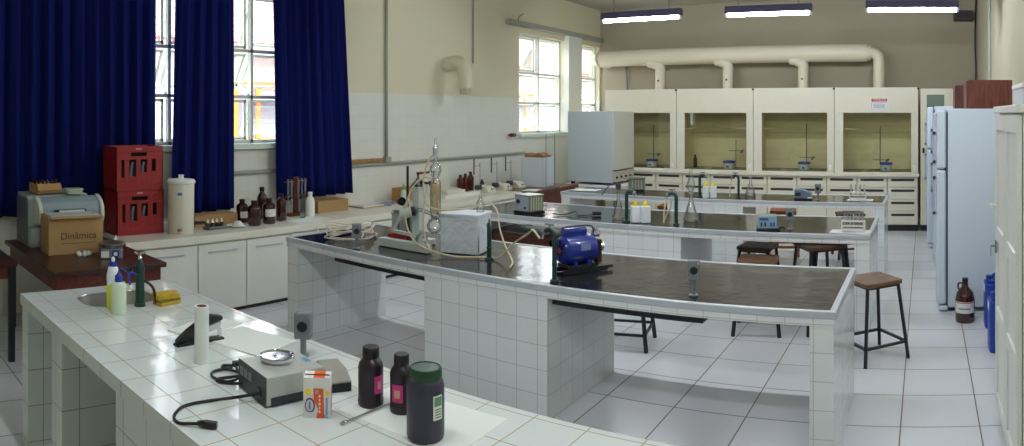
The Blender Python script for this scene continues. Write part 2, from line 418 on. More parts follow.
# duct
t = thing('exhaust_duct', 'thick cream exhaust duct running along the back wall over the fume hoods', 'duct', (0, 12.12, 2.93))
PVC = mat('cream_pvc', rgb(222, 216, 196), .4)
MB().cyl((-6.05, 0, 0), (-1.0, 0, 0), .155, seg=28).build('duct_body', PVC, t)
MB().tube([(-6.05, 0, 0), (-6.08, .02, 0), (-6.12, .12, 0), (-6.13, .3, 0), (-6.13, .47, 0)], .155, 20, 4).build('duct_bend', PVC, t)
MB().cyl((-5.2, 0, 0), (-5.16, 0, 0), .160, seg=28).build('coupling', PVC, t)
MB().tube([(-1.0, 0, 0), (-.94, 0, 0), (-.84, 0, -.04), (-.80, 0, -.16), (-.80, 0, -.62)], .10, 18, 5).build('end_elbow', PVC, t)
MB().cyl((-1.0, 0, 0), (-.94, 0, 0), .13, seg=24).build('end_cap', PVC, t)
for k, x in enumerate((-4.81, -3.50, -2.13)):
    mb = MB(); mb.tube([(x - .22, -.02, -.10), (x - .1, -.03, -.13), (x - .0, -.03, -.20), (x, -.02, -.34), (x, -.02, -.62)], .095, 16, 5)
    br = mb.build('branch_pipe', PVC, t); MB().cyl((x, -.125, -.45), (x, -.11, -.45), .018, seg=8).build('bolt', DARKSLOT, br)
# lamps
def lamp(x0, x1, y, label):
    t = thing('fluorescent_lamp', label, 'ceiling lamp', ((x0 + x1) / 2, y, 3.15), 0, 'fluorescent lamps'); h = (x1 - x0) / 2
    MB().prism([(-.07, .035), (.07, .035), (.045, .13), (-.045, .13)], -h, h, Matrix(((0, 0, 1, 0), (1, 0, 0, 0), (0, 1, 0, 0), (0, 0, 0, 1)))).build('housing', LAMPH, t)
    MB().cyl((-h + .03, 0, .012), (h - .03, 0, .012), .02).build('tube', TUBEM, t)
    for s in (-1, 1):
        MB().box((s * h - .0 if s < 0 else s * h - .03, -.025, -.01), (s * h + .03 if s < 0 else s * h, .025, .04)).build('end_socket', WPL, t)
        MB().cyl((s * h * .7, 0, .13), (s * h * .7, 0, ZC - 3.15), .008, seg=6).build('hanger', ZINC, t)
lamp(-4.38, -3.20, 8.82, 'lit fluorescent lamp hanging nearest the far windows')
lamp(-2.60, -1.45, 8.88, 'lit fluorescent lamp hanging over the middle of the rear benches')
lamp(-.74, .42, 8.75, 'lit fluorescent lamp at the top edge, near the right wall')
for y in (5.0, 1.2):  # unseen lamp rows, added to brighten the room
    for x0, w_ in ((-4.38, 'window side'), (-2.6, 'middle'), (-.74, 'aisle side')):
        if y > 2 or x0 > -4: lamp(x0, x0 + 1.17, y, 'lit fluorescent lamp added out of view over the %s bench, %s' % ('near' if y > 2 else 'front tiled', w_))
t = thing('speaker', 'dark box mounted high in the far right corner', 'speaker', (.68, YB, 3.62))
MB().box((-.17, -.2, -.09), (.17, 0, .09)).build('case', mat('dark_speaker_case', rgb(54, 48, 56), .6), t, .01)
MB().box((-.13, -.208, -.06), (.13, -.2, .06)).build('grille', BLACK, t)

# ------------------------------------------------------------------ outside
t = thing('neighbouring_building', 'pale building with a pink tiled roof and orange windows outside the windows', 'building', (-12.2, 0, -3))
MB().box((-4, -2, 0), (0, 34, 6.3)).build('plaster_wall', EXTW, t)
rm = MB().prism([(.6, 6.2), (.6, 6.32), (-4, 8.3), (-4, 8.18)], -2.5, 34.5, Matrix(((1, 0, 0, 0), (0, 0, 1, 0), (0, 1, 0, 0), (0, 0, 0, 1)))); rm.build('tiled_roof', ROOFT, t)
for yy in (3.5, 8.0, 12.5, 18.3, 21.2, 24.2):
    f = MB()
    for a, b, c, d in ((0, 1.3, 4.2, 4.35), (0, 1.3, 5.4, 5.55), (0, .12, 4.2, 5.5), (1.18, 1.3, 4.2, 5.5), (.59, .7, 4.2, 5.5)): f.box((.0, yy + a, c), (.06, yy + b, d))
    wf = f.build('window', EXTO, t); MB().box((.01, yy + .1, 4.3), (.03, yy + 1.2, 5.45)).build('pane', mat('dark_far_pane', rgb(120, 110, 120), .3), wf)
tag(B((-30, -20, -3.2), (-6.6, 45, -3.0)).build('yard', mat('pale_yard', rgb(190, 186, 178), .9)), 'pale ground outside the windows', 'ground', kind='structure')

# ------------------------------------------------------------------ worktop along the window wall
CX1 = -5.46
o = B((XW + .001, 2.5, .68), (CX1, 8.42, .75)).build('worktop', mat('white_tiled_worktop', rgb(222, 220, 204), .3, noise=.03), None, .006)
tag(o, 'long pale worktop along the window wall carrying crates and bottles', 'worktop')
wh = ['under the red crates', 'below the white water filter', 'below the brown bottles', 'under the cardboard boxes', 'behind the rotary evaporator', 'under the three stirrers']
unit = None
y0 = 2.67 - 1.1 + .95
ys = [2.52, 3.23 + .28 - .28, 4.29, 5.37, 6.45, 7.42]
ys = [2.52, 3.23, 4.30, 5.37, 6.40, 7.42, 8.40]
for k in range(6):
    a, b = ys[k], ys[k + 1]; L = b - a
    t = thing('base_cabinet', 'white base cabinet along the window wall ' + wh[k], 'cabinet', (CX1, a, 0), 0, 'base cabinets along the window wall')
    MB().box((XW - CX1 + .02, .002, .035), (-.045, L - .002, .68)).build('carcass', LAM, t)
    MB().box((XW - CX1 + .02, .002, 0), (-.06, L - .002, .035)).build('plinth', DARKSLOT, t)
    nd = 1 if k == 0 else 2
    for j in range(nd):
        p, q = L * j / nd + .006, L * (j + 1) / nd - .006
        d = MB().box((-.045, p, .045), (-.022, q, .665)).build('door', LAM, t, .003)
        MB().box((-.022, p + (q - p) * .2, .585), (-.010, p + (q - p) * .8, .597)).build('handle', ALU, d)

# ------------------------------------------------------------------ laboratory benches
def bench(label, y0, y1, xl=-4.65, xr=-.46, h=.83, piers=True):
    t = thing('lab_bench', label, 'laboratory bench', ((xl + xr) / 2, (y0 + y1) / 2, 0)); ox, oy = (xl + xr) / 2, (y0 + y1) / 2
    def bb(a, b): return MB().box((a[0] - ox, a[1] - oy, a[2]), (b[0] - ox, b[1] - oy, b[2]))
    bb((xl + .0355, y0 + .0355, h - .037), (xr - .0355, y1 - .0355, h - .004)).build('worktop', GRAN, t)
    e = MB()
    for a, b in (((xl, y0), (xr, y0 + .035)), ((xl, y1 - .035), (xr, y1)), ((xl, y0 + .035), (xl + .035, y1 - .035)), ((xr - .035, y0 + .035), (xr, y1 - .035))):
        e.box((a[0] - ox, a[1] - oy, h - .038), (b[0] - ox, b[1] - oy, h))
    e.build('edging', ALU, t, .004)
    a = MB()
    for p, q in (((xl + .008, y0 + .007), (xr - .008, y0 + .011)), ((xl + .141, y0 + .011), (xr - .141, y0 + .04)), ((xl + .008, y1 - .011), (xr - .008, y1 - .007)), ((xl + .141, y1 - .04), (xr - .141, y1 - .011))):
        a.box((p[0] - ox, p[1] - oy, h - .078), (q[0] - ox, q[1] - oy, h - .0385))
    a.build('tiled_apron', T_BENCH, t)
    bb((xl + .012, y0 + .012, 0), (xl + .14, y1 - .012, h - .038)).build('end_panel', T_BENCH, t)
    bb((xr - .14, y0 + .012, 0), (xr - .012, y1 - .012, h - .038)).build('end_panel', T_BENCH, t)
    bb((-3.13, y0 + .015, 0), (-2.16, y1 - .12, h - .038)).build('pier', T_BENCH, t)
    for x0, x1 in (((-4.1, -3.14), (-2.15, -1.2)) if y0 < 4 else ()):
        bb((x0, y0 + .06, h - .125), (x1, y0 + .30, h - .1)).build('under_tray', BLACK, t)
    return t
bench('nearest long tiled bench with a black top, carrying the blue motor and evaporator', 3.59, 4.66)
bench('middle long tiled bench with a black top, carrying wash bottles and a test tube rack', 5.92, 7.0)
bench('farthest tiled bench with a black top, in front of the fume hoods', 8.10, 8.88)

# front tiled counter (white tiles on top as well)
F0, F1, FL, FR = 1.10, 2.03, -3.85, -.46
t = thing('tiled_counter', 'white tiled counter in the left foreground with a sink, hot plate and dark bottles', 'counter', ((FL + FR) / 2, 1.55, 0)); ox, oy = (FL + FR) / 2, 1.55
SX0, SX1, SY0, SY1 = -3.72, -3.42, 1.36, 1.80
# slab with a rounded sink opening
def rrect(x0, x1, y0, y1, r, n=6):
    pts = []
    for cx, cy, a0 in ((x1 - r, y1 - r, 0), (x0 + r, y1 - r, PI / 2), (x0 + r, y0 + r, PI), (x1 - r, y0 + r, 3 * PI / 2)):
        for k in range(n + 1): a = a0 + PI / 2 * k / n; pts.append((cx + r * math.cos(a), cy + r * math.sin(a)))
    return pts
hole = rrect(SX0, SX1, SY0, SY1, .12); n = len(hole)
bx0, bx1, by0, by1 = SX0 - .06, SX1 + .06, SY0 - .06, SY1 + .06
mb = MB(); vs = []; fs = []
outer = []
for x, y in hole:
    cx, cy = (SX0 + SX1) / 2, (SY0 + SY1) / 2; dx, dy = x - cx, y - cy
    s = min((bx1 - cx) / abs(dx) if abs(dx) > 1e-6 else 9, (by1 - cy) / abs(dy) if abs(dy) > 1e-6 else 9); outer.append((cx + dx * s, cy + dy * s))
for q in range(4): outer[q * 7 + 3] = ((bx1, by1), (bx0, by1), (bx0, by0), (bx1, by0))[q]
Z1, Z0 = .83, .77
for pts, z in ((hole, Z1), (outer, Z1), (hole, Z0), (outer, Z0)): vs += [(x - ox, y - oy, z) for x, y in pts]
for i in range(n):
    j = (i + 1) % n; fs += [(i, j, n + j, n + i), (2 * n + i, 2 * n + j, j, i), (3 * n + i, 3 * n + j, 2 * n + j, 2 * n + i), (n + i, n + j, 3 * n + j, 3 * n + i)]
mb.add(vs, fs)
for a, b in (((FL, F0), (bx0, F1)), ((bx1, F0), (FR, F1)), ((bx0, F0), (bx1, by0)), ((bx0, by1), (bx1, F1))):
    mb.box((a[0] - ox, a[1] - oy, Z0), (b[0] - ox, b[1] - oy, Z1))
mb.build('tiled_top', T_FRONT, t)
sk = MB(); bot = rrect(SX0 + .03, SX1 - .03, SY0 + .03, SY1 - .03, .10); vs = [(x - ox, y - oy, Z1 - .001) for x, y in hole] + [(x - ox, y - oy, Z1 - .14) for x, y in bot] + [((SX0 + SX1) / 2 - ox, (SY0 + SY1) / 2 - oy, Z1 - .145)]
fs = [(i, (i + 1) % n, n + (i + 1) % n, n + i) for i in range(n)] + [(n + i, n + (i + 1) % n, 2 * n) for i in range(n)]
sk.add(vs, fs, True); sk.tube([(x - ox, y - oy, Z1 - .0055) for x, y in hole], .006, 6, 1, True); sk.build('sink_bowl', STEEL, t)
def cb(a, b): return MB().box((a[0] - ox, a[1] - oy, a[2]), (b[0] - ox, b[1] - oy, b[2]))
T_FS = T_FRONT
cb((FL + .01, F0 + .01, 0), (FL + .12, F1 - .01, Z0)).build('end_panel', T_FS, t)
pm = cb((-3.31, F0 + .55, 0), (-1.2, F1 - .01, Z0)); 
for a, b in (((-3.31, F0 + .01, 0), (-3.16, F0 + .55, Z0)), ((-2.52, F0 + .01, 0), (-1.2, F0 + .55, Z0))): pm.box((a[0] - ox, a[1] - oy, a[2]), (b[0] - ox, b[1] - oy, b[2]))
pm.build('pier', T_FS, t)
cb((FR - .14, F0 + .01, 0), (FR - .01, F1 - .01, Z0)).build('end_panel', T_FS, t)
Z = .83   # bench top height

# ------------------------------------------------------------------ fume hoods and their drawers
YH = 11.12
o = B((-5.50, YH - .06, .87), (-.09, 12.0, .92)).build('worktop', CREAM, None, .006); tag(o, 'long cream worktop carrying the four fume hoods', 'worktop')
xs = [-5.48 + k * (5.37 / 11) for k in range(12)]
ordn = ['rightmost', 'second from the right', 'third from the right', 'fourth from the right', 'fifth from the right', 'sixth from the right', 'fifth from the left', 'fourth from the left', 'third from the left', 'second from the left', 'leftmost']
def drawer_cab(k):
    a, b = xs[10 - k], xs[11 - k]; L = b - a
    t = thing('drawer_cabinet', 'cream drawer cabinet under the fume hoods, %s of the row' % ordn[k], 'cabinet', (a, YH, 0), 0, 'drawer cabinets under the fume hoods')
    MB().box((.003, .02, .10), (L - .003, .8, .87)).build('carcass', CREAM, t)
    MB().box((.003, .05, 0), (L - .003, .8, .10)).build('plinth', BLACK, t)
    zs = [(.70, .86), (.505, .69), (.315, .495), (.115, .305)] if k == 0 else [(.70, .86), (.505, .69)]
    for z0, z1 in zs:
        d = MB().box((.012, 0, z0), (L - .012, .02, z1)).build('drawer', CREAM, t, .003)
        MB().box((.06, -.004, z1 - .062), (L - .06, .0, z1 - .024)).build('grip_slot', DARKSLOT, d)
    if k:
        MB().box((.012, 0, .115), (L - .012, .02, .495)).build('door', CREAM, t, .003)
for k in range(11): drawer_cab(k)
hx = [-5.47, -4.125, -2.785, -1.451, -.105]
hl = ['leftmost fume hood, partly behind the grey oven', 'second fume hood from the left, with a small brown bottle inside', 'third fume hood from the left, with a tall black retort rod', 'rightmost fume hood, with a red and white notice above its opening']
for k in range(4):
    a, b = hx[k], hx[k + 1]; L = b - a; t = thing('fume_hood', 'cream ' + hl[k], 'fume hood', (a, YH, .92))
    H = 1.37; zo = .965; D = .82
    m = MB(); m.box((.004, 0, zo), (L - .004, .05, H)); m.box((.004, 0, 0), (.145, .05, zo)); m.box((L - .115, 0, 0), (L - .004, .05, zo))
    m.box((.145, 0, 0), (L - .115, .05, .02)); m.build('front_panel', CREAM, t, .003)
    m = MB(); m.box((.004, .05, 0), (.03, D, H)); m.box((L - .03, .05, 0), (L - .004, D, H)); m.box((.03, .05, H - .02), (L - .03, D, H)); m.box((.03, D - .03, 0), (L - .03, D, H - .02))
    m.build('casing', CREAMD, t)
    MB().box((.03, .05, 0), (L - .03, D - .03, .012)).build('hood_floor', mat('grey_hood_floor', rgb(120, 114, 100), .4), t)
    MB().box((.03, D - .075, .62), (L - .03, D - .03, 1.2)).build('baffle', mat('hood_baffle', rgb(222, 210, 168), .6), t, .004)
    MB().box((.145, .025, .02), (L - .115, .030, zo)).build('sash', SASHG, t)
    MB().box((L - .085, -.008, .05), (L - .045, 0, .13)).build('socket_plate', WPL, t)
    for q in (.16, L - .33): MB().box((q, .031, .70), (q + .2, .034, .715)).build('sash_grip', mat('pale_clear_strip', rgb(196, 190, 164), .4), t)
    MB().cyl((L - .004 + .0, -.002, H - .02), (L - .004, -.02, H - .02), .018, seg=8).build('screw_cap', DARKSLOT, t)
    if k == 3:
        n = MB().box((.58, -.006, 1.0), (.87, 0, 1.20)).build('notice', WLAB, t)
        MB().box((.60, -.009, 1.145), (.85, -.006, 1.19)).build('notice_header', RLAB, n)
        fr = MB()
        for q in ((.60, 1.02, .85, 1.025), (.60, 1.13, .85, 1.135), (.60, 1.02, .605, 1.135), (.845, 1.02, .85, 1.135)): fr.box((q[0], -.009, q[1]), (q[2], -.006, q[3]))
        for zz in (1.10, 1.08, 1.06, 1.045): fr.box((.63, -.009, zz), (.82 - .03 * (zz * 100 % 2), -.006, zz + .008))
        fr.build('notice_print', mat('grey_blue_print', rgb(140, 150, 180), .6), n)
        text('notice_title', 'ATENÇÃO', .044, WLAB, n, (.725, -.0105, 1.167), (PI / 2, 0, 0))
def mantle(x, label):
    t = thing('heating_mantle', label, 'heating mantle', (x, 11.48, .933))
    MB().lathe([(.0, 0), (.085, 0), (.095, .01), (.10, .09), (.098, .1), (.0, .1)]).build('case', WHITE, t)
    MB().lathe([(.06, .1), (.104, .1), (.106, .135), (.07, .14), (.06, .1)]).build('rim', mat('mantle_blue', rgb(52, 84, 188), .45), t)
    MB().box((-.02, -.105, .03), (.02, -.096, .06)).build('dial_plate', BLAB, t)
mantle(-4.72, 'white heating mantle with a blue rim in the leftmost fume hood')
mantle(-3.30, 'white heating mantle with a blue rim in the second fume hood from the left')
mantle(-2.0, 'white heating mantle with a blue rim in the third fume hood')
mantle(-.64, 'white heating mantle with a blue rim in the rightmost fume hood')
def stand(x, y, z, h, label, clamp=False, m=BLKM, r=.007, cz=.35):
    t = thing('retort_stand', label, 'retort stand', (x, y, z))
    MB().box((-.08, -.05, 0), (.08, .05, .015)).build('base', m, t)
    MB().cyl((0, .02, .015), (0, .02, h), r, seg=8).build('rod', m, t)
    if clamp:
        c = MB().cyl((-.12, -.0, cz), (.16, -.02, cz), .007, seg=6).cyl((.1, -.03, cz - .03), (.14, -.05, cz + .01), .018, seg=8); c.build('clamp', ZINC, t)
    return t
stand(-4.78, 11.68, .933, .74, 'thin retort stand behind the mantle in the leftmost fume hood', True, cz=.22)
stand(-3.24, 11.68, .933, .5, 'pale retort stand behind the mantle in the second fume hood', True, ZINC, cz=.3)
stand(-2.0, 11.68, .933, .78, 'black retort stand behind the mantle in the third fume hood', True, cz=.2)
stand(-.75, 11.66, .933, .72, 'black retort stand with a clamp in the rightmost fume hood', True, cz=.17)
for x, l in ((-4.35, 'leftmost fume hood'), (-3.62, 'second fume hood from the left'), (-2.32, 'third fume hood'), (-.98, 'rightmost fume hood')):
    t = thing('ceramic_dish', 'small white dish on the floor of the ' + l, 'dish', (x, 11.30, .933))
    MB().lathe([(.0, .004), (.04, .004), (.06, .025), (.066, .025), (.045, 0), (0, 0)]).build('bowl', WPL, t)

def bottle(loc, label, r, h, neck=.3, m=AMBER, cap=BLACK, lab=None, lspan=(-2.6, -.2), group=None, name='reagent_bottle', lz=(.2, .55), cat='bottle', capr=None, nr=.4, extra=None):
    t = thing(name, label, cat, loc, 0, group); s = h * (1 - neck)
    MB().lathe([(0, 0), (r * .92, 0), (r, .01), (r, s), (r * .93, s + h * neck * .15), (r * nr, s + h * neck * .55), (r * nr, h * .92), (0, h * .92)], seg=18).build('body', m, t)
    cr = capr or r * nr * 1.2
    MB().lathe([(0, h * .88), (cr, h * .88), (cr, h), (cr * .85, h * 1.01), (0, h * 1.01)], seg=14).build('cap', cap, t)
    if lab: MB().arc(r + .0008, s * lz[0] + h * 0, s * lz[0] + s * lz[1], lspan[0], lspan[1]).build('label_patch', lab, t)
    return t
bottle((-3.95, 11.6, .933), 'small brown bottle at the left of the second fume hood', .035, .22, m=AMBER)

# tall cream cabinet at the right of the hoods
t = thing('tall_cabinet', 'tall cream cabinet with glazed doors right of the fume hoods', 'cabinet', (-.07, 11.1, 0))
MB().box((0, .03, .10), (.94, .6, 2.27)).build('carcass', CREAM, t)
MB().box((.02, .06, 0), (.92, .6, .10)).build('plinth', BLACK, t)
for j in range(2):
    x0 = .01 + j * .465; x1 = x0 + .455; d = MB()
    d.box((x0, 0, .12), (x0 + .09, .03, 2.25)).box((x1 - .09, 0, .12), (x1, .03, 2.25)).box((x0 + .09, 0, 2.17), (x1 - .09, .03, 2.25)).box((x0 + .09, 0, .12), (x1 - .09, .03, 1.0))
    dd = d.build('door', CREAM, t, .003)
    MB().box((x0 + .09, .012, 1.0), (x1 - .09, .018, 2.17)).build('pane', mat('dusty_green_pane', rgb(112, 128, 116), .15), dd)
    MB().box((x0 + .02, -.015, 1.25), (x0 + .05, 0, 1.33)).build('lock', BLACK, dd)

# refrigerators
def fridge(x, y, h, label, logo=True, dp=.66, wd=.66):
    t = thing('refrigerator', label, 'refrigerator', (x, y, 0)); xb = XR - .08 - x
    MB().box((.105, 0, .04), (xb, wd, h - .02)).build('body', FRIDGE, t, .015)
    MB().box((.10, .0, h - .045), (xb, wd, h)).build('top_cover', FRIDGE, t, .012)
    MB().box((.088, .01, .06), (.105, wd - .01, h - .03)).build('gasket', mat('grey_gasket', rgb(70, 84, 104), .6), t)
    split = h * .70
    for z0, z1, nm in ((.07, split - .006, 'door'), (split + .006, h - .01, 'door')):
        d = MB().box((0, 0, z0), (.088, wd, z1)).build(nm, FRIDGE, t, .02)
        hz = (z1 - .42, z1 - .06) if z0 < .5 else (z0 + .05, z0 + .35)
        MB().box((-.035, .03, hz[0]), (-.012, .06, hz[1])).box((-.035, .03, hz[0]), (.0, .06, hz[0] + .03)).box((-.035, .03, hz[1] - .03), (0, .06, hz[1])).build('handle', mat('pale_grey_handle', rgb(170, 180, 196), .4), d)
    for yy in (.05, wd - .09): MB().box((.12, yy, 0), (.17, yy + .04, .04)).build('foot', BLACK, t)
    MB().box((.02, .0, 0.015), (.105, wd, .055)).build('kick_strip', FRIDGE, t, .01)
    if logo: MB().box((-.003, .02, h - .07), (0, .10, h - .045)).build('badge', RLAB, t)
fridge(.11, 6.57, 1.91, 'nearest pale blue-white refrigerator beside the aisle, brown jug at its foot')
fridge(.105, 8.63, 1.89, 'middle refrigerator of the row, only its door edge showing')
fridge(.03, 9.70, 1.97, 'farthest and tallest refrigerator, its door edge nearest the drawers')
def wbox(loc, d, label):
    t = thing('wooden_cupboard', label, 'cupboard', loc)
    MB().box((.02, 0, 0), (d[0], d[1], d[2])).build('carcass', BOXW, t, .004)
    MB().box((0, .01, .01), (.02, d[1] * .5 - .003, d[2] - .01)).build('door', BOXW, t); MB().box((0, d[1] * .5 + .003, .01), (.02, d[1] - .01, d[2] - .01)).build('door', BOXW, t)
wbox((.395, 6.66, 1.911), (.44, .5, .275), 'reddish brown wooden cupboard on top of the nearest refrigerator')
wbox((.37, 8.68, 1.891), (.44, .55, .33), 'dark wooden cupboard farther back on the middle refrigerator')

# white double-door cabinet in the right foreground
t = thing('storage_cabinet', 'white panelled storage cabinet at the right edge of the picture', 'cabinet', (.43, 3.25, 0))
WP = mat('white_gloss_paint', rgb(222, 224, 216), .35)
MB().box((.03, .0, .09), (.50, 1.03, 1.86)).build('carcass', WP, t, .004)
MB().box((-.01, -.02, 1.86), (.51, 1.05, 1.90)).build('cornice', WP, t, .006)
for yy in (.02, .95):
    for xx in (.03, .43): MB().box((xx, yy, 0), (xx + .05, yy + .06, .09)).build('foot', mat('old_wood_foot', rgb(120, 96, 70), .7), t)
for j in range(2):
    p, q = .01 + j * .51, .01 + j * .51 + .5; d = MB()
    d.box((.0, p, .10), (.026, p + .07, 1.85)).box((0, q - .07, .10), (.026, q, 1.85))
    for z0, z1 in ((.10, .18), (.62, .70), (1.10, 1.18), (1.76, 1.85)): d.box((0, p + .07, z0), (.026, q - .07, z1))
    dd = d.build('door', WP, t, .004)
    for z0, z1 in ((.18, .62), (.70, 1.10), (1.18, 1.76)): MB().box((.012, p + .07, z0), (.024, q - .07, z1)).build('panel', WP, dd, .003)
    if j == 1:
        MB().cyl((-.03, p + .45, 1.30), (0, p + .45, 1.30), .012).lathe([(0, 0), (.018, .0), (.018, .02), (0, .025)], (-.03, p + .45, 1.29)).build('knob', WP, dd)
        MB().box((-.008, p + .42, 1.02), (0, p + .46, 1.09)).cyl((-.03, p + .44, 1.06), (-.0, p + .44, 1.06), .006).box((-.035, p + .435, 1.0), (-.03, p + .445, 1.06)).build('lock', ZINC, dd)
t = thing('storage_box', 'pale grey box on top of the white storage cabinet', 'box', (.53, 3.76, 1.901))
MB().box((0, 0, 0), (.3, .42, .10)).build('tray', mat('pale_grey_plastic', rgb(190, 198, 206), .5), t, .006)
MB().box((-.008, -.008, .10), (.308, .428, .125)).build('lid', WPL, t, .004)

# jug and jerrycans
t = thing('glass_jug', 'brown glass jug with a white label on the floor by the nearest refrigerator', 'jug', (.36, 6.28, 0))
MB().lathe([(0, 0), (.085, 0), (.09, .02), (.09, .2), (.075, .26), (.03, .31), (.024, .36), (0, .36)], seg=20).build('body', AMBER, t)
MB().lathe([(0, .345), (.028, .345), (.028, .385), (0, .385)]).build('cap', BLACK, t)
MB().tube([(-.02, -.01, .34), (-.055, -.01, .345), (-.065, -.01, .31), (-.05, -.01, .28)], .008, 8).build('finger_loop', AMBER, t)
l = MB().arc(.0915, .09, .19, -2.8, -.6).build('label_patch', WLAB, t); MB().arc(.0930, .178, .186, -2.8, -.6).build('red_line', RLAB, l)
MB().arc(.0930, .125, .135, -2.3, -1.1).build('label_print', mat('grey_print', rgb(110, 110, 120), .6), l)
def can(loc, label, h=.44):
    t = thing('jerrycan', label, 'jerrycan', loc)
    MB().prism(rrect(0, .30, 0, .22, .04), 0, h - .06).prism(rrect(.02, .28, .02, .2, .04), h - .06, h - .03).build('body', DRUM, t, .012)
    MB().tube([(.07, .11, h - .04), (.09, .11, h), (.2, .11, h), (.23, .11, h - .04)], .014, 8).build('handle', DRUM, t)
    MB().cyl((.035, .06, h - .035), (.035, .06, h + .005), .025).build('cap', DRUM, t)
    MB().box((-.001, .05, h - .14), (.0, .17, h - .08)).build('label_patch', WLAB, t)
can((.52, 6.02, 0), 'blue jerrycan standing beside the brown glass jug', .45)
can((.50, 5.40, 0), 'nearer blue jerrycan between the jug and the white cabinet', .46)

# ------------------------------------------------------------------ stools
def stool(loc, rz, label, h=.60, seat=STW, leg=BLKM, w=.17, lt=.024):
    t = thing('stool', label, 'stool', loc, rz)
    MB().prism(rrect(-w, w, -w, w, .03), h - .032, h).build('seat', seat, t, .006)
    MB().box((-w + .04, -w + .04, h - .055), (w - .04, w - .04, h - .032)).build('seat_frame', leg, t)
    def P(sx, sy, z): f = 1 - z / h; r = (w - .035) + .06 * f; return Vector((sx * r, sy * r, z))
    C = [(-1, -1), (1, -1), (1, 1), (-1, 1)]
    for c in C: MB().bar(P(*c, 0.0), P(*c, h - .034), lt).build('leg', leg, t)
    zr = .13
    for i in range(4): MB().bar(P(*C[i], zr), P(*C[(i + 1) % 4], zr), lt * .8).build('rail', leg, t)
    return t
stool((-.40, 5.36, 0), math.radians(38), 'wooden-seated stool with black steel legs, standing in the aisle by the bench end', .60)
p = at(625, 343, 0); stool((-2.34, 5.16, 0), math.radians(12), 'stool behind the pier of the nearest bench, only its dark legs showing', .58)
stool((-1.42, 5.85, 0), math.radians(8), 'stool behind the nearest bench, its brown seat edge just above the black top', .62)
stool((-.92, 6.04, 0), math.radians(35), 'tall dark-seated stool tucked under the end of the middle bench', .735, STWD, w=.18)
stool((-1.62, 6.66, 0), math.radians(-5), 'stool under the middle bench left of the tall dark stool', .58, STWD)
stool((-.93, 6.85, 0), math.radians(4), 'stool behind the tall dark stool under the middle bench', .62, STW)
stool((-1.87, 9.1, 0), math.radians(10), 'orange wooden stool behind the farthest bench', .60, STWO, STWO, lt=.04)
stool((-.98, 9.12, 0), math.radians(20), 'low dark stool at the aisle end of the farthest bench', .57, STWD, STWD, lt=.03)
stool((-3.45, 9.12, 0), math.radians(5), 'wooden stool behind the farthest bench, seen between the taps', .60, STWO, STWD)
# red-brown table under middle bench window end
t = thing('side_table', 'dark red wooden table under the middle bench with paper on top', 'table', (-4.05, 6.4, 0))
MB().box((-.40, -.30, .57), (.45, .30, .60)).build('tabletop', REDW, t, .004)
MB().box((-.37, -.27, .40), (.42, -.25, .57)).build('front_panel', REDW, t)
MB().box((.40, -.27, .10), (.42, .27, .57)).build('side_panel', mat('dark_red_panel', rgb(112, 22, 32), .5), t)
for sx in (-.37, .37):
    for sy in (-.26, .22): MB().box((sx, sy, 0), (sx + .04, sy + .04, .57)).build('leg', DESKW, t)
tag(MB().box((-.15, -.11, 0), (.15, .11, .004)).build('paper_sheet', PAPER), 'white paper lying on the dark red table', 'paper').location = (-4.12, 6.3, .6005)

# ------------------------------------------------------------------ things on the desk at the left
t = thing('desk', 'dark red-brown wooden desk at the left, carrying the printer and cardboard box', 'desk', (-5.3, 2.0, 0))
MB().box((-.66, -.44, .715), (.68, .45, .75)).build('desktop', DESKW, t, .004)
MB().box((-.62, -.40, .60), (.64, .42, .715)).build('apron', REDW, t)
MB().box((-.62, .36, .25), (.30, .40, .60)).build('back_panel', REDW, t)
for sx in (-.62, .59):
    for sy in (-.41, .38): MB().box((sx, sy, 0), (sx + .05, sy + .05, .60)).build('leg', BLKM, t)
t = thing('side_table', 'brown wooden table edge at the far left, beside the desk', 'table', (-5.36, 1.0, 0))
MB().box((-.5, -.5, .715), (.32, .42, .75)).build('tabletop', DESKW, t, .004)
for sx in (-.48, .26):
    for sy in (-.48, .36): MB().box((sx, sy, 0), (sx + .045, sy + .045, .715)).build('leg', BLKM, t)
MB().box((.26, -.44, .62), (.28, .36, .715)).build('apron', REDW, t)
# printer
t = thing('printer', 'grey desktop printer with a curved front, behind the cardboard box', 'printer', (-5.72, 2.0, .75))
MB().prism([(-.20, 0), (.18, 0), (.20, .05), (.20, .16), (-.20, .16)], -.33, .30, Matrix(((1, 0, 0, 0), (0, 0, 1, 0), (0, 1, 0, 0), (0, 0, 0, 1)))).build('base', PRNT, t, .008)
MX = Matrix(((1, 0, 0, 0), (0, 0, 1, 0), (0, 1, 0, 0), (0, 0, 0, 1)))
MB().prism([(-.20, .16), (.10, .16), (.10, .40), (.06, .42), (-.20, .43)], -.33, .22, MX).build('upper_body', PRNT, t, .008)
MB().prism([(.10, .24), (.225, .24), (.24, .27), (.235, .32), (.205, .37), (.15, .40), (.10, .41)], -.24, .27, MX).build('curved_cover', mat('printer_grey_cover', rgb(140, 160, 166), .45), t, .006)
for y in (-.275, .27): MB().prism([(.10, .19), (.24, .20), (.255, .25), (.25, .32), (.215, .375), (.15, .412), (.10, .42)], y, y + .035, MX).build('end_cheek', PRNTL, t, .006)
MB().box((.225, -.14, .255), (.248, .14, .315)).build('paper_slot', DARKSLOT, t)
MB().box((.232, -.10, .275), (.262, .12, .310)).build('output_paper', PAPER, t)
MB().box((.20, -.18, .225), (.28, .20, .24)).build('output_tray', PRNT, t, .003)
MB().box((-.18, -.345, .02), (.12, -.33, .40)).build('side_panel', mat('printer_dark_grey', rgb(96, 104, 110), .5), t)
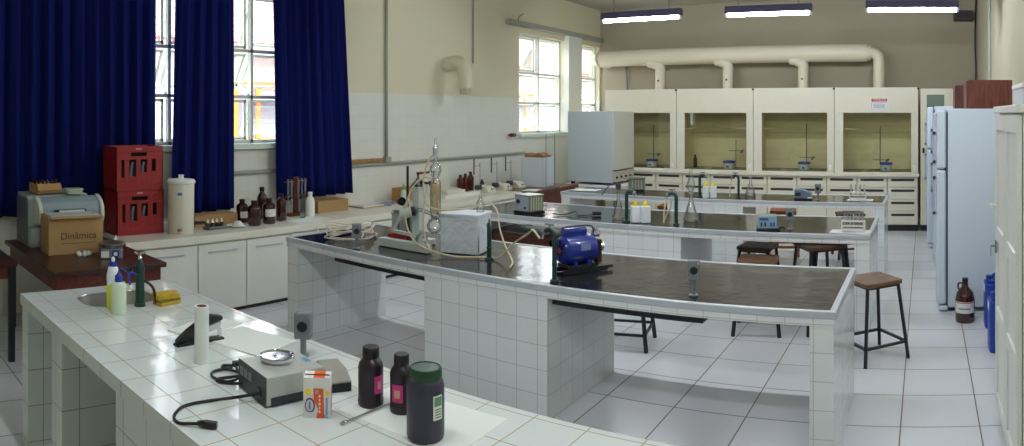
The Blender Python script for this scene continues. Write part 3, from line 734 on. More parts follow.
# open carton with glassware on the printer
t = thing('carton', 'small open cardboard carton on top of the printer', 'carton', (-5.74, 1.86, 1.182), .1)
m = MB(); W_, D_, H_ = .085, .11, .085
m.box((-W_, -D_, 0), (W_, D_, .004)).box((-W_, -D_, 0), (-W_ + .004, D_, H_)).box((W_ - .004, -D_, 0), (W_, D_, H_)).box((-W_, -D_, 0), (W_, -D_ + .004, H_)).box((-W_, D_ - .004, 0), (W_, D_, H_))
m.build('carton_walls', CARD, t)
MB().prism([(W_ - .003, H_), (W_ + .001, H_), (W_ + .035, H_ - .055), (W_ + .031, H_ - .055)], -D_, D_, MX).build('flap', CARD, t)
m = MB()
for k in range(6): m.tube([(-.04 + .015 * k, -.08 + .03 * k, .02), (-.05 + .02 * k, -.07 + .028 * k, .08), (-.03 + .01 * k, -.10 + .04 * k, .11)], .012, 7, 3)
m.build('bundled_leads', BLACK, t)
t = thing('dish', 'pale green plastic dish on the printer beside the carton', 'dish', (-5.66, 2.09, 1.176))
MB().prism(rrect(-.06, .06, -.07, .07, .02), 0, .03).build('base', mat('pale_green_plastic', rgb(170, 188, 160), .5), t)
MB().prism(rrect(-.065, .065, -.078, .078, .02), .03, .042).build('rim', mat('pale_green_plastic2', rgb(186, 200, 172), .5), t)
# cardboard box with writing
t = thing('cardboard_box', 'brown cardboard box with handwritten-style print and a green line, on the desk', 'cardboard box', (-5.30, 1.945, .75), -.05)
MB().box((-.12, -.225, 0), (.12, .225, .30)).build('box_body', CARD, t, .003)
MB().prism([(.118, .296), (.122, .296), (.165, .290), (.165, .294)], -.215, .215, MX).build('flap', mat('cardboard_flap', rgb(190, 156, 110), .85), t)
MB().box((-.09, -.20, .300), (.10, .20, .306)).build('packing_paper', mat('crumpled_white_paper', rgb(200, 204, 204), .7, bump=.6, nscale=30), t)
text('printed_name', 'Dinâmica', .08, mat('box_print', rgb(92, 62, 44), .8), t, (.1215, .02, .145), (PI / 2, 0, PI / 2))
MB().box((.120, -.12, .085), (.1215, .16, .091)).build('print_line', mat('green_print', rgb(74, 110, 66), .8), t)
# electronic balance
t = thing('balance', 'grey laboratory balance with a steel pan and blue dial on the desk', 'balance', (-5.00, 2.16, .75), -.35)
MB().prism(rrect(-.10, .10, -.09, .09, .03), 0, .075).build('case', mat('balance_grey', rgb(116, 124, 130), .45), t, .008)
MB().lathe([(0, .075), (.05, .075), (.05, .09), (.095, .092), (.10, .098), (.10, .112), (0, .112)], seg=28).build('pan', STEEL, t)
MB().cyl((.101, .03, .04), (.108, .03, .04), .028).build('dial', PBLUE, t); MB().cyl((.106, .03, .04), (.111, .03, .04), .016).build('dial_face', WPL, t)
MB().box((.0995, -.08, .01), (.102, -.02, .06)).build('paper_note', PAPER, t)
tag(MB().prism([(-.05, 0), (.05, 0), (.0, .10)], -.002, .002, Matrix(((0, 0, 1, 0), (1, 0, 0, 0), (0, 1, 0, 0), (0, 0, 0, 1)))).build('folded_paper', PAPER), 'small folded white paper peak standing behind the balance', 'paper').location = (-5.36, 2.36, .7505)
m = MB()
for k in range(5):
    a = k * 1.3; m.lathe([(0, 0), (.018, .005), (.022, .02), (.012, .035), (0, .038)], (.03 * math.cos(a), .045 * math.sin(a), 0), 7)
tag(m.build('crumpled_paper', PAPER), 'crumpled white paper scraps on the desk in front of the box', 'paper', kind='stuff').location = (-5.10, 1.97, .75)

# ------------------------------------------------------------------ things on the window-wall worktop
def crate(loc, label):
    t = thing('bottle_crate', label, 'crate', loc, 0, 'stacked red crates'); X, Y_, Hh = .30, .48, .405
    m = MB(); m.box((0, 0, 0), (X, Y_, .015)); m.box((0, 0, 0), (.012, Y_, Hh)); m.box((0, 0, 0), (X, .012, Hh)); m.box((0, Y_ - .012, 0), (X, Y_, Hh))
    x0, x1 = X - .014, X
    win = [(.055, .085), (.135, .205), (.25, .315), (.365, .405)]
    m.box((x0, 0, 0), (x1, Y_, .075))
    zz = [(.12, .285), (.13, .285), (.165, .285), (.175, .285)]
    prev = 0
    for (a, b), (c, d) in zip(win, zz):
        m.box((x0, prev, .075), (x1, a, .285)); m.box((x0, a, .075), (x1, b, c)); prev = b
    m.box((x0, prev, .075), (x1, Y_, .285)); m.box((x0, 0, .285), (x1, Y_, .315))
    m.box((x0, 0, .315), (x1, .15, .35)); m.box((x0, .31, .315), (x1, Y_, .35)); m.box((x0, 0, .35), (x1, Y_, Hh))
    m.box((x1, 0, .36), (x1 + .006, Y_, .366)); m.box((x1, 0, .0), (x1 + .006, Y_, .012))
    m.build('crate_shell', RED, t, .002)
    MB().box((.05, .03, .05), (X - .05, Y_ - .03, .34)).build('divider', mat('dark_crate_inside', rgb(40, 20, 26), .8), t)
    MB().box((x1 + .001, .20, .375), (x1 + .004, .26, .39)).build('moulded_mark', mat('pink_mark', rgb(220, 130, 130), .6), t)
    for k, yy in enumerate((.17, .285)):
        MB().tube([(X - .045, yy, .06), (X - .035, yy, .2), (X - .03, yy + .012, .26)], .014, 8, 3).build('bottle_neck', mat('grey_bottle_glass', rgb(120, 128, 140), .2), t)
crate((-6.10, 2.565, .75), 'lower red plastic bottle crate of the stack of two')
crate((-6.10, 2.555, 1.156), 'upper red plastic bottle crate of the stack of two')
t = thing('water_filter', 'white cylindrical water filter with a lid and black spigot', 'water filter', (-5.72, 3.185, .75))
MB().lathe([(0, 0), (.115, 0), (.12, .01), (.125, .46), (.118, .465), (0, .465)], seg=28).build('vessel', mat('cream_ceramic', rgb(226, 224, 206), .35), t)
MB().lathe([(0, .465), (.135, .465), (.135, .485), (.12, .50), (.03, .505), (.022, .53), (.03, .54), (.0, .545)], seg=28).build('lid', WPL, t)
MB().box((.122, -.02, .36), (.1265, .02, .385), Matrix.Rotation(-.6, 4, 'Z')).build('label_patch', BLAB, t)
MB().cyl((.06, .10, .09), (.10, .17, .09), .016).tube([(.10, .16, .10), (.12, .19, .09), (.13, .21, .05), (.135, .22, .03)], .012, 8).build('spigot', BLACK, t)
MB().box((.095, -.09, .03), (.118, -.06, .055), Matrix.Rotation(.0, 4, 'Z')).build('maker_mark', mat('brown_mark', rgb(150, 110, 80), .6), t)
def boxthing(name, a, d, m, label, cat='box', rz=0, lid=None):
    t = thing(name, label, cat, a, rz)
    MB().box((-d[0] / 2, -d[1] / 2, 0), (d[0] / 2, d[1] / 2, d[2])).build('box_body', m, t, .003)
    MB().box((-d[0] / 2, -d[1] / 2 + .01, d[2]), (d[0] / 2 + .002, -.002, d[2] + .004)).build('flap', lid or m, t)
    MB().box((-d[0] / 2, .002, d[2]), (d[0] / 2 + .002, d[1] / 2 - .01, d[2] + .004)).build('flap', lid or m, t)
    return t
boxthing('cardboard_box', (-5.98, 3.68, .75), (.20, .50, .11), CARD, 'low cardboard box under the narrow curtain behind the small amber bottles', 'cardboard box')
t = thing('bottle_tray', 'shallow grey tray holding small amber bottles', 'tray', (-5.74, 3.56, .75))
m = MB().box((-.04, -.10, 0), (.04, .12, .006)); m.box((-.04, -.10, 0), (-.036, .12, .03)).box((.036, -.10, 0), (.04, .12, .03)); m.build('tray_body', ZINC, t)
MB().box((-.036, -.104, .0), (.036, -.10, .03)).build('tray_end', ZINC, t)
dl = ['leftmost', 'second', 'third', 'rightmost']
for k in range(4):
    t = thing('dropper_bottle', 'small amber bottle with a white cap, %s of the four in the tray' % dl[k], 'bottle', (-5.74, 3.49 + .052 * k, .757), 0, 'small amber bottles in the tray')
    MB().lathe([(0, 0), (.021, 0), (.022, .045), (.01, .058), (0, .058)], seg=12).build('body', AMBER, t)
    MB().lathe([(0, .052), (.012, .052), (.008, .09), (0, .094)], seg=10).build('cap', WPL, t)
# white heap of powder dish
t = thing('plate', 'white plate heaped with white filter pieces left of the brown bottles', 'plate', (-5.73, 3.83, .75))
MB().lathe([(0, .004), (.07, .004), (.11, .018), (.112, .018), (.075, 0), (0, 0)], seg=24).build('dish', WPL, t)
MB().lathe([(.0, .06), (.03, .055), (.05, .03), (.075, .008), (0, .006)], seg=9).build('heap', PAPER, t)
bottle((-5.95, 4.03, .75), 'brown reagent bottle with a pale label, leftmost of the brown group', .060, .235, lab=WLAB, lspan=(-.9, .9), lz=(.3, .4))
bottle((-5.72, 4.02, .75), 'unlabelled dark brown bottle in front of the taller capped one', .068, .245)
bottle((-6.06, 4.36, .75), 'tall brown bottle standing at the back of the brown group', .055, .33, neck=.35)
bottle((-5.73, 4.21, .75), 'brown bottle with a white and red label', .066, .255, lab=WLAB, lspan=(-1.2, .8), lz=(.42, .42))
bottle((-5.80, 4.42, .75), 'brown bottle at the right end of the brown group, left of the glass tubes', .055, .28)
t = bottle((-5.96, 4.10 + .13, .75), 'small clear vial between the brown bottles', .02, .12, m=MILK, cap=WPL)
# tube rack
t = thing('burette_rack', 'red-brown wooden rack with upright glass tubes behind the white bottle', 'rack', (-6.02, 4.74, .75))
MB().box((-.06, -.07, 0), (.06, .16, .02)).build('base', REDW, t)
MB().box((-.02, .02, .02), (.015, .085, .42)).build('post', REDW, t)
for z in (.2, .36): MB().box((-.02, -.09, z), (.03, .18, z + .015)).build('shelf', REDW, t)
for k in range(6):
    if k in (2,): continue
    MB().lathe([(.011, .05), (.011, .40), (.0125, .405)], (.035, -.085 + .048 * k, 0), 8).build('tube', GLASS, t)
t = thing('white_bottle', 'white plastic bottle standing right of the glass tubes', 'bottle', (-5.86, 4.86, .75))
MB().lathe([(0, 0), (.048, 0), (.05, .01), (.05, .17), (.035, .205), (.022, .215), (.022, .235), (0, .235)], seg=20).build('body', WPL, t)
MB().lathe([(0, .23), (.026, .23), (.026, .262), (0, .265)], seg=14).build('cap', WPL, t)
t = thing('beaker', 'small glass beaker at the foot of the glass tubes', 'beaker', (-5.78, 4.69, .75))
MB().lathe([(0, .002), (.03, .002), (.03, .07), (.033, .073)], seg=16).build('glass', GLASS, t); MB().lathe([(0, .003), (.028, .003), (.028, .02), (0, .02)], seg=14).build('contents', mat('dark_water', rgb(90, 96, 100), .2), t)
boxthing('cardboard_box', (-6.06, 5.28, .75), (.22, .46, .13), CARD, 'flat cardboard box right of the white bottle under the last curtain', 'cardboard box')
def sheet(loc, d, rz, label, m=PAPER, h=.004):
    o = MB().box((-d[0] / 2, -d[1] / 2, 0), (d[0] / 2, d[1] / 2, h)).build('paper_sheet', m); o.location = loc; o.rotation_euler = (0, 0, rz); return tag(o, label, 'paper')
sheet((-5.70, 4.66, .7505), (.28, .5), .1, 'white paper sheet under the white bottle and beaker')
t = thing('folder', 'tan folder lying on the worktop right of the flat cardboard box', 'folder', (-6.02, 5.90, .75))
MB().box((-.13, -.20, 0), (.13, .16, .012)).build('cover', mat('tan_folder', rgb(186, 150, 104), .8), t); MB().box((-.12, -.19, .012), (.12, .15, .022)).build('papers', PAPER, t)
t = thing('magazine', 'blue-grey printed magazine on the worktop left of the upright cardboard box', 'magazine', (-5.98, 6.22, .75), .15)
MB().box((-.12, -.12, 0), (.12, .12, .014)).build('cover', mat('blue_grey_cover', rgb(120, 130, 170), .4), t); MB().box((-.115, -.115, .002), (.124, .115, .011)).build('pages', PAPER, t)
boxthing('cardboard_box', (-6.08, 6.66, .75), (.14, .42, .17), mat('orange_brown_card', rgb(178, 128, 70), .8), 'upright orange-brown cardboard box behind the green-capped bottle', 'cardboard box')
t = thing('squeeze_bottle', 'slim clear bottle with a green cap in front of the orange-brown box', 'bottle', (-5.92, 6.42, .75))
MB().lathe([(0, 0), (.035, 0), (.036, .14), (.016, .17), (0, .17)], seg=14).build('body', mat('pale_green_water', rgb(190, 208, 190), .2), t); MB().lathe([(0, .165), (.018, .165), (.016, .20), (.005, .24), (0, .24)], seg=10).build('cap', mat('bright_green', rgb(60, 160, 90), .5), t)
t = thing('wire_shelf', 'small red-brown metal rack above the orange-brown box', 'rack', (-6.12, 7.06, .75))
for a in ((0, -.14), (0, .18)): MB().box((-.01, a[1] - .01, 0), (.01, a[1] + .01, .34)).build('leg', REDW, t)
MB().box((-.02, -.15, .32), (.03, .19, .345)).build('shelf', REDW, t)
for k, (y, h, lbl) in enumerate(((7.90, .24, 'leftmost'), (8.02, .25, 'middle'), (8.14, .27, 'rightmost'))):
    bottle((-6.18, y, .75), 'dark red glass bottle against the wall, %s of three' % lbl, .05, h, m=AMBERR, cap=BLACK, group='three dark red bottles')
t = thing('instrument_tray', 'long white tray with instruments behind the wrapped bath', 'tray', (-5.93, 7.50, .75))
MB().box((-.14, -.42, 0), (.14, .36, .012)).box((.13, -.42, .012), (.14, .36, .05)).box((-.14, -.42, .012), (-.13, .36, .05)).build('tray_body', WPL, t)
MB().box((-.13, -.42, .012), (.13, -.41, .05)).build('tray_end', WPL, t)
MB().prism([(-.10, .012), (.10, .012), (.06, .09), (-.10, .11)], -.30, .05, MX).build('instrument_case', CREAMP, t, .004)
bottle((-6.12, 8.38 - .04, .75), 'small dark bottle at the back beside the stirrers', .035, .15, m=BLACK)
def stirrer(y, label):
    t = thing('magnetic_stirrer', label, 'stirrer', (-5.86, y, .75), 0, 'three stirrers on the window worktop')
    MB().prism([(-.11, 0), (.12, 0), (.12, .03), (.06, .085), (-.11, .095)], -.02, .17, MX).build('case', CREAMP, t, .004)
    MB().lathe([(0, .09), (.05, .09), (.055, .12), (.045, .15), (0, .152)], (-.03, -.06, -.04), 16).build('motor_pot', mat('dark_green_motor', rgb(40, 56, 52), .5), t)
    MB().cyl((.098, .08, .045), (.108, .08, .05), .014).build('knob', BLACK, t); MB().cyl((.098, .13, .045), (.108, .13, .05), .010).build('knob', BLACK, t)
    MB().cyl((-.08, .05, .09), (-.08, .05, .42), .005, seg=6).build('rod', ZINC, t)
    MB().cyl((-.08, .05, .38), (-.06, -.12, .38), .004, seg=6).build('arm', ZINC, t)
    MB().cyl((-.06, -.12, .26), (-.06, -.12, .48), .009, seg=8).build('probe', BLACK, t)
stirrer(8.0, 'cream stirrer with a rod and black probe, nearest of the three')
stirrer(8.42, 'cream stirrer with a rod and black probe, middle of the three')
stirrer(8.79, 'cream stirrer with a rod and black probe, farthest, beside the white insulated box')
t = thing('wooden_table', 'red-brown wooden table carrying the white insulated box at the end of the worktop', 'table', (-5.78, 9.12, 0))
MB().box((-.46, -.68, .71), (.50, .66, .75)).build('tabletop', REDW, t, .004)
MB().box((.44, -.66, .30), (.46, .62, .71)).build('side_panel', REDW, t)
MB().cyl((.46, .3, .6), (.49, .3, .6), .02).build('drawer_knob', mat('brass', rgb(176, 140, 70), .3, .8), t)
for sx in (-.44, .40):
    for sy in (-.66, .60): MB().box((sx, sy, 0), (sx + .04, sy + .04, .71)).build('leg', DESKW, t)
sheet((-5.45, 8.66, .7505), (.22, .30), .2, 'white paper on the red-brown table in front of the stirrers')
t = thing('insulated_box', 'white insulated box with brown packing on its open top', 'insulated box', (-5.70, 9.22, .75), .12)
FO = mat('white_foam', rgb(206, 212, 218), .85, noise=.03, nscale=30)
m = MB().box((-.20, -.17, 0), (.20, .17, .03))
m.box((-.20, -.17, .03), (-.17, .17, .45)).box((.17, -.17, .03), (.20, .17, .45)).box((-.17, -.17, .03), (.17, -.14, .45)).box((-.17, .14, .03), (.17, .17, .45)); m.build('box_body', FO, t, .008)
MB().prism([(-.16, .40), (.16, .40), (.18, .47), (.06, .52), (-.02, .48), (-.15, .51)], -.13, .13, MX).build('brown_packing', mat('brown_packing_card', rgb(150, 108, 70), .9, bump=.4, nscale=20), t)
stand(-5.40, 8.96, .75, .80, 'left of two tall steel retort stands before the white insulated box', m=ZINC, r=.006)
stand(-5.38, 9.18, .75, .80, 'right of two tall steel retort stands before the white insulated box', m=ZINC, r=.006)

# drying oven and its table
t = thing('oven_table', 'steel-legged table under the big grey oven', 'table', (-5.08, 10.22, 0))
MB().box((-.46, -.41, .71), (.44, .46, .75)).build('tabletop', WPL, t, .004)
for sx in (-.44, .39):
    for sy in (-.40, .39): MB().box((sx, sy, 0), (sx + .05, sy + .05, .71)).build('leg', ZINC, t)
t = thing('drying_oven', 'large grey box-shaped drying oven left of the fume hoods', 'oven', (-5.09, 10.2, .75))
MB().box((-.40, -.40, .04), (.39, .40, 1.16)).build('casing', OVENM, t, .006)
d = MB().box((.39, -.385, .24), (.415, .385, 1.15)).build('door', mat('oven_door_enamel', rgb(196, 194, 180), .45), t, .004)
MB().box((.39, -.385, .05), (.41, .385, .22)).build('control_panel', mat('oven_panel', rgb(176, 170, 154), .5), t)
MB().box((.41, -.38, .222), (.413, .38, .232)).build('panel_gap', DARKSLOT, t)
for k in range(4): MB().cyl((.41, -.28 + .17 * k, .12), (.43, -.28 + .17 * k, .12), .018, seg=10).build('knob', BLACK, t)
for sx in (-.36, .31):
    for sy in (-.36, .31): MB().box((sx, sy, 0), (sx + .05, sy + .05, .04)).build('foot', BLACK, t)

# ------------------------------------------------------------------ builders for bench-top things
def socket_post(x, y, rz, label, h=.19):
    t = thing('socket_post', label, 'socket', (x, y, Z), rz)
    MB().lathe([(0, 0), (.028, 0), (.026, .006), (.013, .01), (.013, h - .10), (0, h - .10)], seg=14).build('post', ZINC, t)
    MB().box((-.036, -.024, h - .11), (.036, .024, h)).build('housing', ZINC, t, .006)
    MB().cyl((0, -.028, h - .055), (0, -.0235, h - .055), .022).build('socket_face', BLACK, t)
    MB().box((.022, -.026, h - .02), (.03, -.023, h - .01)).build('screw_plate', CHROME, t)
def gas_tap(x, y, rz, label, h=.32, r=.015, hose=None, m=GREEN, low=False):
    t = thing('gas_tap', label, 'tap', (x, y, Z), rz)
    MB().lathe([(0, 0), (r * 2, 0), (r * 1.8, .012), (r, .016), (r, h * .3), (r * 1.25, h * .34), (r, h * .38)], seg=14).build('flange', m, t)
    MB().tube([(0, 0, .01), (0, 0, h * .5), (0, 0, h * .86), (-.012, 0, h * .97), (-.05, 0, h), (-.075, 0, h * .97)], r, 12, 4).build('post', m, t)
    v = MB().cyl((-.07, 0, h * .965), (-.09, 0, h * .93), r * 1.2).cyl((-.04, 0, h), (-.04, 0, h + .035), .007).bar((-.07, 0, h + .035), (-.01, 0, h + .035), .012); v.build('valve', ZINC, t)
    MB().lathe([(.008, 0), (.010, -.01), (.006, -.012), (.009, -.025), (.005, -.035)], (-.093, 0, h * .92), 10).build('spout', CHROME, t)
    if hose: MB().tube([(-.093, 0, h * .86)] + hose, .007, 8).build('hose', RUB, t)
    return t
def flask(x, y, r, h, label, stopper=False, tube=False, neckh=.35, rz=0, fill=.0, name='conical_flask', adapter=False):
    t = thing(name, label, 'flask', (x, y, Z), rz); nh = h * neckh; b = h - nh; nr = max(.011, r * .24)
    MB().lathe([(0, .001), (r * .93, .001), (r, .012), (r * .97, .03), (nr * 1.15, b), (nr, b + .01), (nr, h - .004), (nr * 1.25, h)], seg=26).build('body', GLASS, t)
    MB().tube([(nr * 1.25 * math.cos(a * PI / 8), nr * 1.25 * math.sin(a * PI / 8), h) for a in range(16)], .0022, 6, 1, True).build('rim', mat('glass_rim', rgb(214, 224, 226), .15), t)
    if fill: MB().lathe([(0, .004), (r * .91, .004), (r * .95, .014), (r * .95 * (1 - .6 * fill), b * fill), (0, b * fill)], seg=24).build('liquid', clear_mat('water_%s' % name, (.86, .9, .9, 1), .12) if 'water_' + name not in MC else MC['water_' + name], t)
    if stopper: MB().lathe([(0, -.01), (nr * .9, -.012), (nr * 1.7, .0), (nr * 1.8, .045), (0, .047)], (0, 0, h), 14).build('stopper', mat('dark_rubber', rgb(52, 58, 62), .6), t)
    if tube: MB().tube([(0, 0, h + .04), (-.02, -.02, h + .06), (-.07, -.06, h + .03), (-.13, -.10, h - .06)], .005, 7).build('bent_tube', mat('dark_bent_tube', rgb(60, 64, 70), .4), t)
    if adapter:
        MB().lathe([(nr * .8, h - .02), (nr, h + .01), (nr * 2.1, h + .05), (nr * 2.2, h + .09), (nr, h + .16), (nr * .7, h + .24), (nr * .9, h + .245)], seg=16).build('bulb_adapter', GLASS, t)
    return t
def wash_bottle(x, y, label, r=.038, h=.14, cap=YEL, body=MILK, rz=0, z=Z, tall=.05, square=False):
    t = thing('wash_bottle', label, 'wash bottle', (x, y, z), rz)
    if square: MB().prism(rrect(-r, r, -r, r, r * .4), 0, h).build('body', body, t, .006)
    else: MB().lathe([(0, 0), (r * .94, 0), (r, .008), (r, h * .88), (r * .8, h * .97), (r * .45, h), (0, h)], seg=20).build('body', body, t)
    MB().lathe([(0, h - .003), (r * .52, h - .003), (r * .50, h + .028), (r * .2, h + .04), (r * .12, h + tall), (0, h + tall)], seg=14).build('cap', cap, t)
    MB().tube([(0, 0, h + .02), (0, 0, h + tall * 1.0), (.012, 0, h + tall * 1.25), (.035, 0, h + tall * 1.1), (.05, 0, h + tall * .6)], .0035, 7).build('spout', cap, t)
    return t
TTUBE = clear_mat('test_tube_glass', (.80, .82, .82, 1), .5, .15)
def test_rack(x, y, rz, label, n=7):
    t = thing('test_tube_rack', label, 'test tube rack', (x, y, Z + .012), rz)
    m = MB()
    for z in (.012, .045, .085): m.box((-.10, -.035, z), (.10, .035, z + .007))
    m.build('shelves', WPL, t)
    for sx in (-.1, .094): MB().box((sx, -.035, 0), (sx + .006, .035, .095)).build('end_frame', WPL, t)
    for k in range(n):
        tb = MB().lathe([(0, .03), (.006, .032), (.009, .042), (.009, .175), (.011, .178)], (-.08 + .16 * k / (n - 1), 0, 0), 10).build('tube', TTUBE, t)
        if k % 3 != 1: MB().lathe([(0, .034), (.0075, .04), (.0075, .13 + .02 * (k % 2)), (0, .13 + .02 * (k % 2))], (-.08 + .16 * k / (n - 1), 0, 0), 9).build('sample', mat('pale_red_sample', rgb(190, 130, 130), .3) if k > 4 else mat('pale_sample', rgb(206, 206, 196), .3), tb)
    return t

# ------------------------------------------------------------------ nearest bench
socket_post(-3.88, 3.68, math.radians(45), 'grey socket post at the left end of the nearest bench beside the cable coil')
socket_post(-1.285, 3.745, math.radians(20), 'grey socket post near the right front edge of the nearest bench', .20)
t = thing('cable_coil', 'loose coil of pale cable on the left end of the nearest bench', 'cable', (-4.28, 3.98, Z))
rr = random.Random(3); pts = []
for k in range(64):
    a = k * .62; r_ = .12 + .06 * rr.random(); e = 1.5
    pts.append((r_ * math.cos(a) * 1.05 + .05 * math.sin(k * .09), r_ * math.sin(a) * 1.35 + .05 * math.cos(k * .15), .012 + .05 * (k / 64) + .05 * abs(math.sin(k * .7)) * (k > 20)))
MB().tube(pts, .0065, 6, 4).build('coil', WCAB, t)
MB().cyl((-.05, .18, .07), (.03, .22, .09), .018).build('plug', WPL, t)
t = thing('steel_bath', 'square steel water bath in a red tray behind the evaporator foot', 'water bath', (-3.93, 4.30, Z), .72)
MB().box((-.15, -.13, 0), (.15, .13, .055)).build('tray', RED, t, .006)
m = MB().box((-.12, -.105, .056), (.12, .105, .065))
for a, b in (((-.12, -.105), (-.112, .105)), ((.112, -.105), (.12, .105)), ((-.112, -.105), (.112, -.098)), ((-.112, .098), (.112, .105))): m.box((a[0], a[1], .065), (b[0], b[1], .21))
m.build('vessel', STEEL, t); MB().tube([(x, y, .212) for x, y in rrect(-.125, .125, -.11, .11, .02)], .005, 6, 1, True).build('rim', STEEL, t)
for q in (-.07, .02, .07): MB().box((q, -.109, .07), (q + .012, -.1055, .2)).build('rib', mat('dark_steel_rib', rgb(96, 96, 92), .4, .6), t)

EV = mat('evaporator_enamel', rgb(196, 206, 200), .4)
ex, ey = -3.60, 3.94
t = thing('rotary_evaporator', 'pale grey rotary evaporator with a glass condenser on the nearest bench', 'rotary evaporator', (ex, ey, Z))
MB().prism([(-.26, 0), (.24, 0), (.235, .062), (-.255, .062)], -.05, .02, MX.copy()).build('front_foot', EV, t, .006)
MB().box((-.04, .0, 0), (.04, .30, .045)).build('rear_foot', EV, t, .006)
MB().box((-.012, .07, .05), (.062, .12, .47)).build('column', EV, t, .008)
MB().cyl((-.10, .12, .045), (-.10, .12, .62), .010).build('stand_rod', BLKM, t)
MB().bar((-.24, .10, .10), (-.07, .10, .36), .020).build('strut', EV, t)
MB().bar((-.25, .10, .10), (.02, .10, .085), .024).build('lever', EV, t)
MB().cyl((-.035, -.03, .265), (.035, .02, .285), .040, seg=18).build('motor_head', EV, t)
MB().cyl((.035, .02, .285), (.055, .034, .291), .036, seg=18).build('drive_collar', BLACK, t)
MB().cyl((-.02, .12, .46), (.045, .10, .50), .036, seg=14).build('clamp_knob', BLACK, t)
MB().cyl((-.18, .12, .34), (-.14, .10, .34), .034, seg=12).build('height_knob', BLACK, t)
MB().cyl((.0, .11, .50), (.20, .11, .50), .009).cyl((.02, .11, .47), (.02, .11, .53), .018).cyl((.15, .11, .48), (.15, .11, .52), .016).build('clamp_arm', BLACK, t)
cx, cy = .235, .06
MB().lathe([(.030, .25), (.040, .27), (.042, .50), (.038, .53), (.026, .545)], (cx, cy, 0), 20).build('condenser_jacket', GLASS, t)
MB().tube([(cx + .026 * math.cos(k * .9), cy + .026 * math.sin(k * .9), .28 + .0025 * k) for k in range(90)], .0075, 6, 2).build('condenser_coil', COIL, t)
MB().lathe([(.020, .545), (.034, .57), (.046, .60), (.042, .64), (.022, .665), (.014, .69), (.018, .74), (.020, .78), (.010, .80), (.008, .84), (.012, .845)], (cx, cy, 0), 18).build('condenser_head', GLASS, t)
MB().lathe([(.012, .71), (.0165, .715), (.0165, .775), (.012, .78)], (cx, cy, 0), 14).build('ground_joint', mat('frosted_glass_white', rgb(222, 228, 230), .4), t)
MB().lathe([(.001, .13), (.03, .14), (.055, .17), (.06, .20), (.045, .235), (.02, .255), (.018, .27)], (cx, cy - .01, 0), 20).build('receiving_flask', GLASS, t)
MB().tube([(.055, .034, .291), (.10, .05, .30), (cx, cy, .27)], .014, 10, 4).build('vapour_tube', GLASS, t)
MB().lathe([(.001, .03), (.035, .045), (.05, .08), (.04, .115), (.015, .14), (.015, .16)], (.15, -.0, 0), 18).build('small_flask', GLASS, t)
hz = t
MB().tube([(cx - .01, cy, .72), (cx - .06, cy, .69), (cx - .10, cy - .01, .58), (cx - .10, cy - .02, .45), (cx - .04, cy - .06, .36), (cx + .1, cy - .08, .33), (cx + .26, cy - .02, .34), (cx + .33, cy + .10, .365)], .0068, 8).build('upper_hose', RUB, hz)
MB().tube([(cx - .02, cy, .54), (cx - .08, cy - .02, .55), (cx - .17, cy - .05, .49), (cx - .22, cy - .08, .34), (cx - .20, cy - .10, .19), (cx - .10, cy - .12, .08), (cx + .05, cy - .12, .035), (cx + .24, cy - .09, .01), (cx + .40, cy - .0, .01), (cx + .55, cy + .04, .02), (cx + .68, cy + .02, .13), (cx + .86, cy - .06, .23), (cx + .98, cy - .20, .285), (cx + 1.075, cy - .27, .25)], .0068, 8).build('lower_hose', RUB, hz)
MB().tube([(cx - .05, cy - .04, .50), (cx - .075, cy - .05, .3), (cx - .05, cy - .07, .14), (cx + .03, cy - .10, .04)], .0062, 8).build('drop_hose', RUB, hz)
# wrapped bath
t = thing('wrapped_bath', 'square bath wrapped in crinkled white sheeting beside the evaporator', 'water bath', (-3.205, 4.16, Z), math.radians(14))
m = MB().prism(rrect(-.155, .155, -.125, .145, .012, 2), 0, .285); m.build('wrapped_body', FOIL, t, .008)
m = MB(); m.prism(rrect(-.16, .16, -.13, .15, .012, 2), .27, .292); m.build('top_fold', FOIL, t, .004)
MB().bar((.157, -.12, .02), (.150, -.10, .27), .006).build('seam', mat('dark_seam', rgb(60, 60, 60), .8), t)
MB().tube([(-.1, -.128, .26), (-.02, -.130, .25), (.06, -.129, .262), (.13, -.128, .25)], .003, 6).build('crease', FOIL, t)
MB().lathe([(.03, .293), (.03, .36), (.012, .39), (.012, .42)], (.10, .05, 0), 16).build('glass_inlet', GLASS, t)
t = thing('hose', 'cream hose arching from the wrapped bath down to the bench top', 'hose', (-3.1, 4.2, Z))
MB().tube([(.06, -.02, .36), (.11, -.02, .37), (.17, -.02, .32), (.20, -.03, .20), (.27, -.06, .08), (.36, -.12, .02), (.44, -.22, .008), (.50, -.34, .008)], .0068, 8).build('hose_run', RUB, t)
gas_tap(-2.885, 4.02, math.radians(-54), 'dark green tap rising behind the hoses at the right of the wrapped bath', .24, .017)
gas_tap(-2.165, 3.70, math.radians(-10), 'dark green gas tap at the bench edge left of the blue motor', .31, .015)
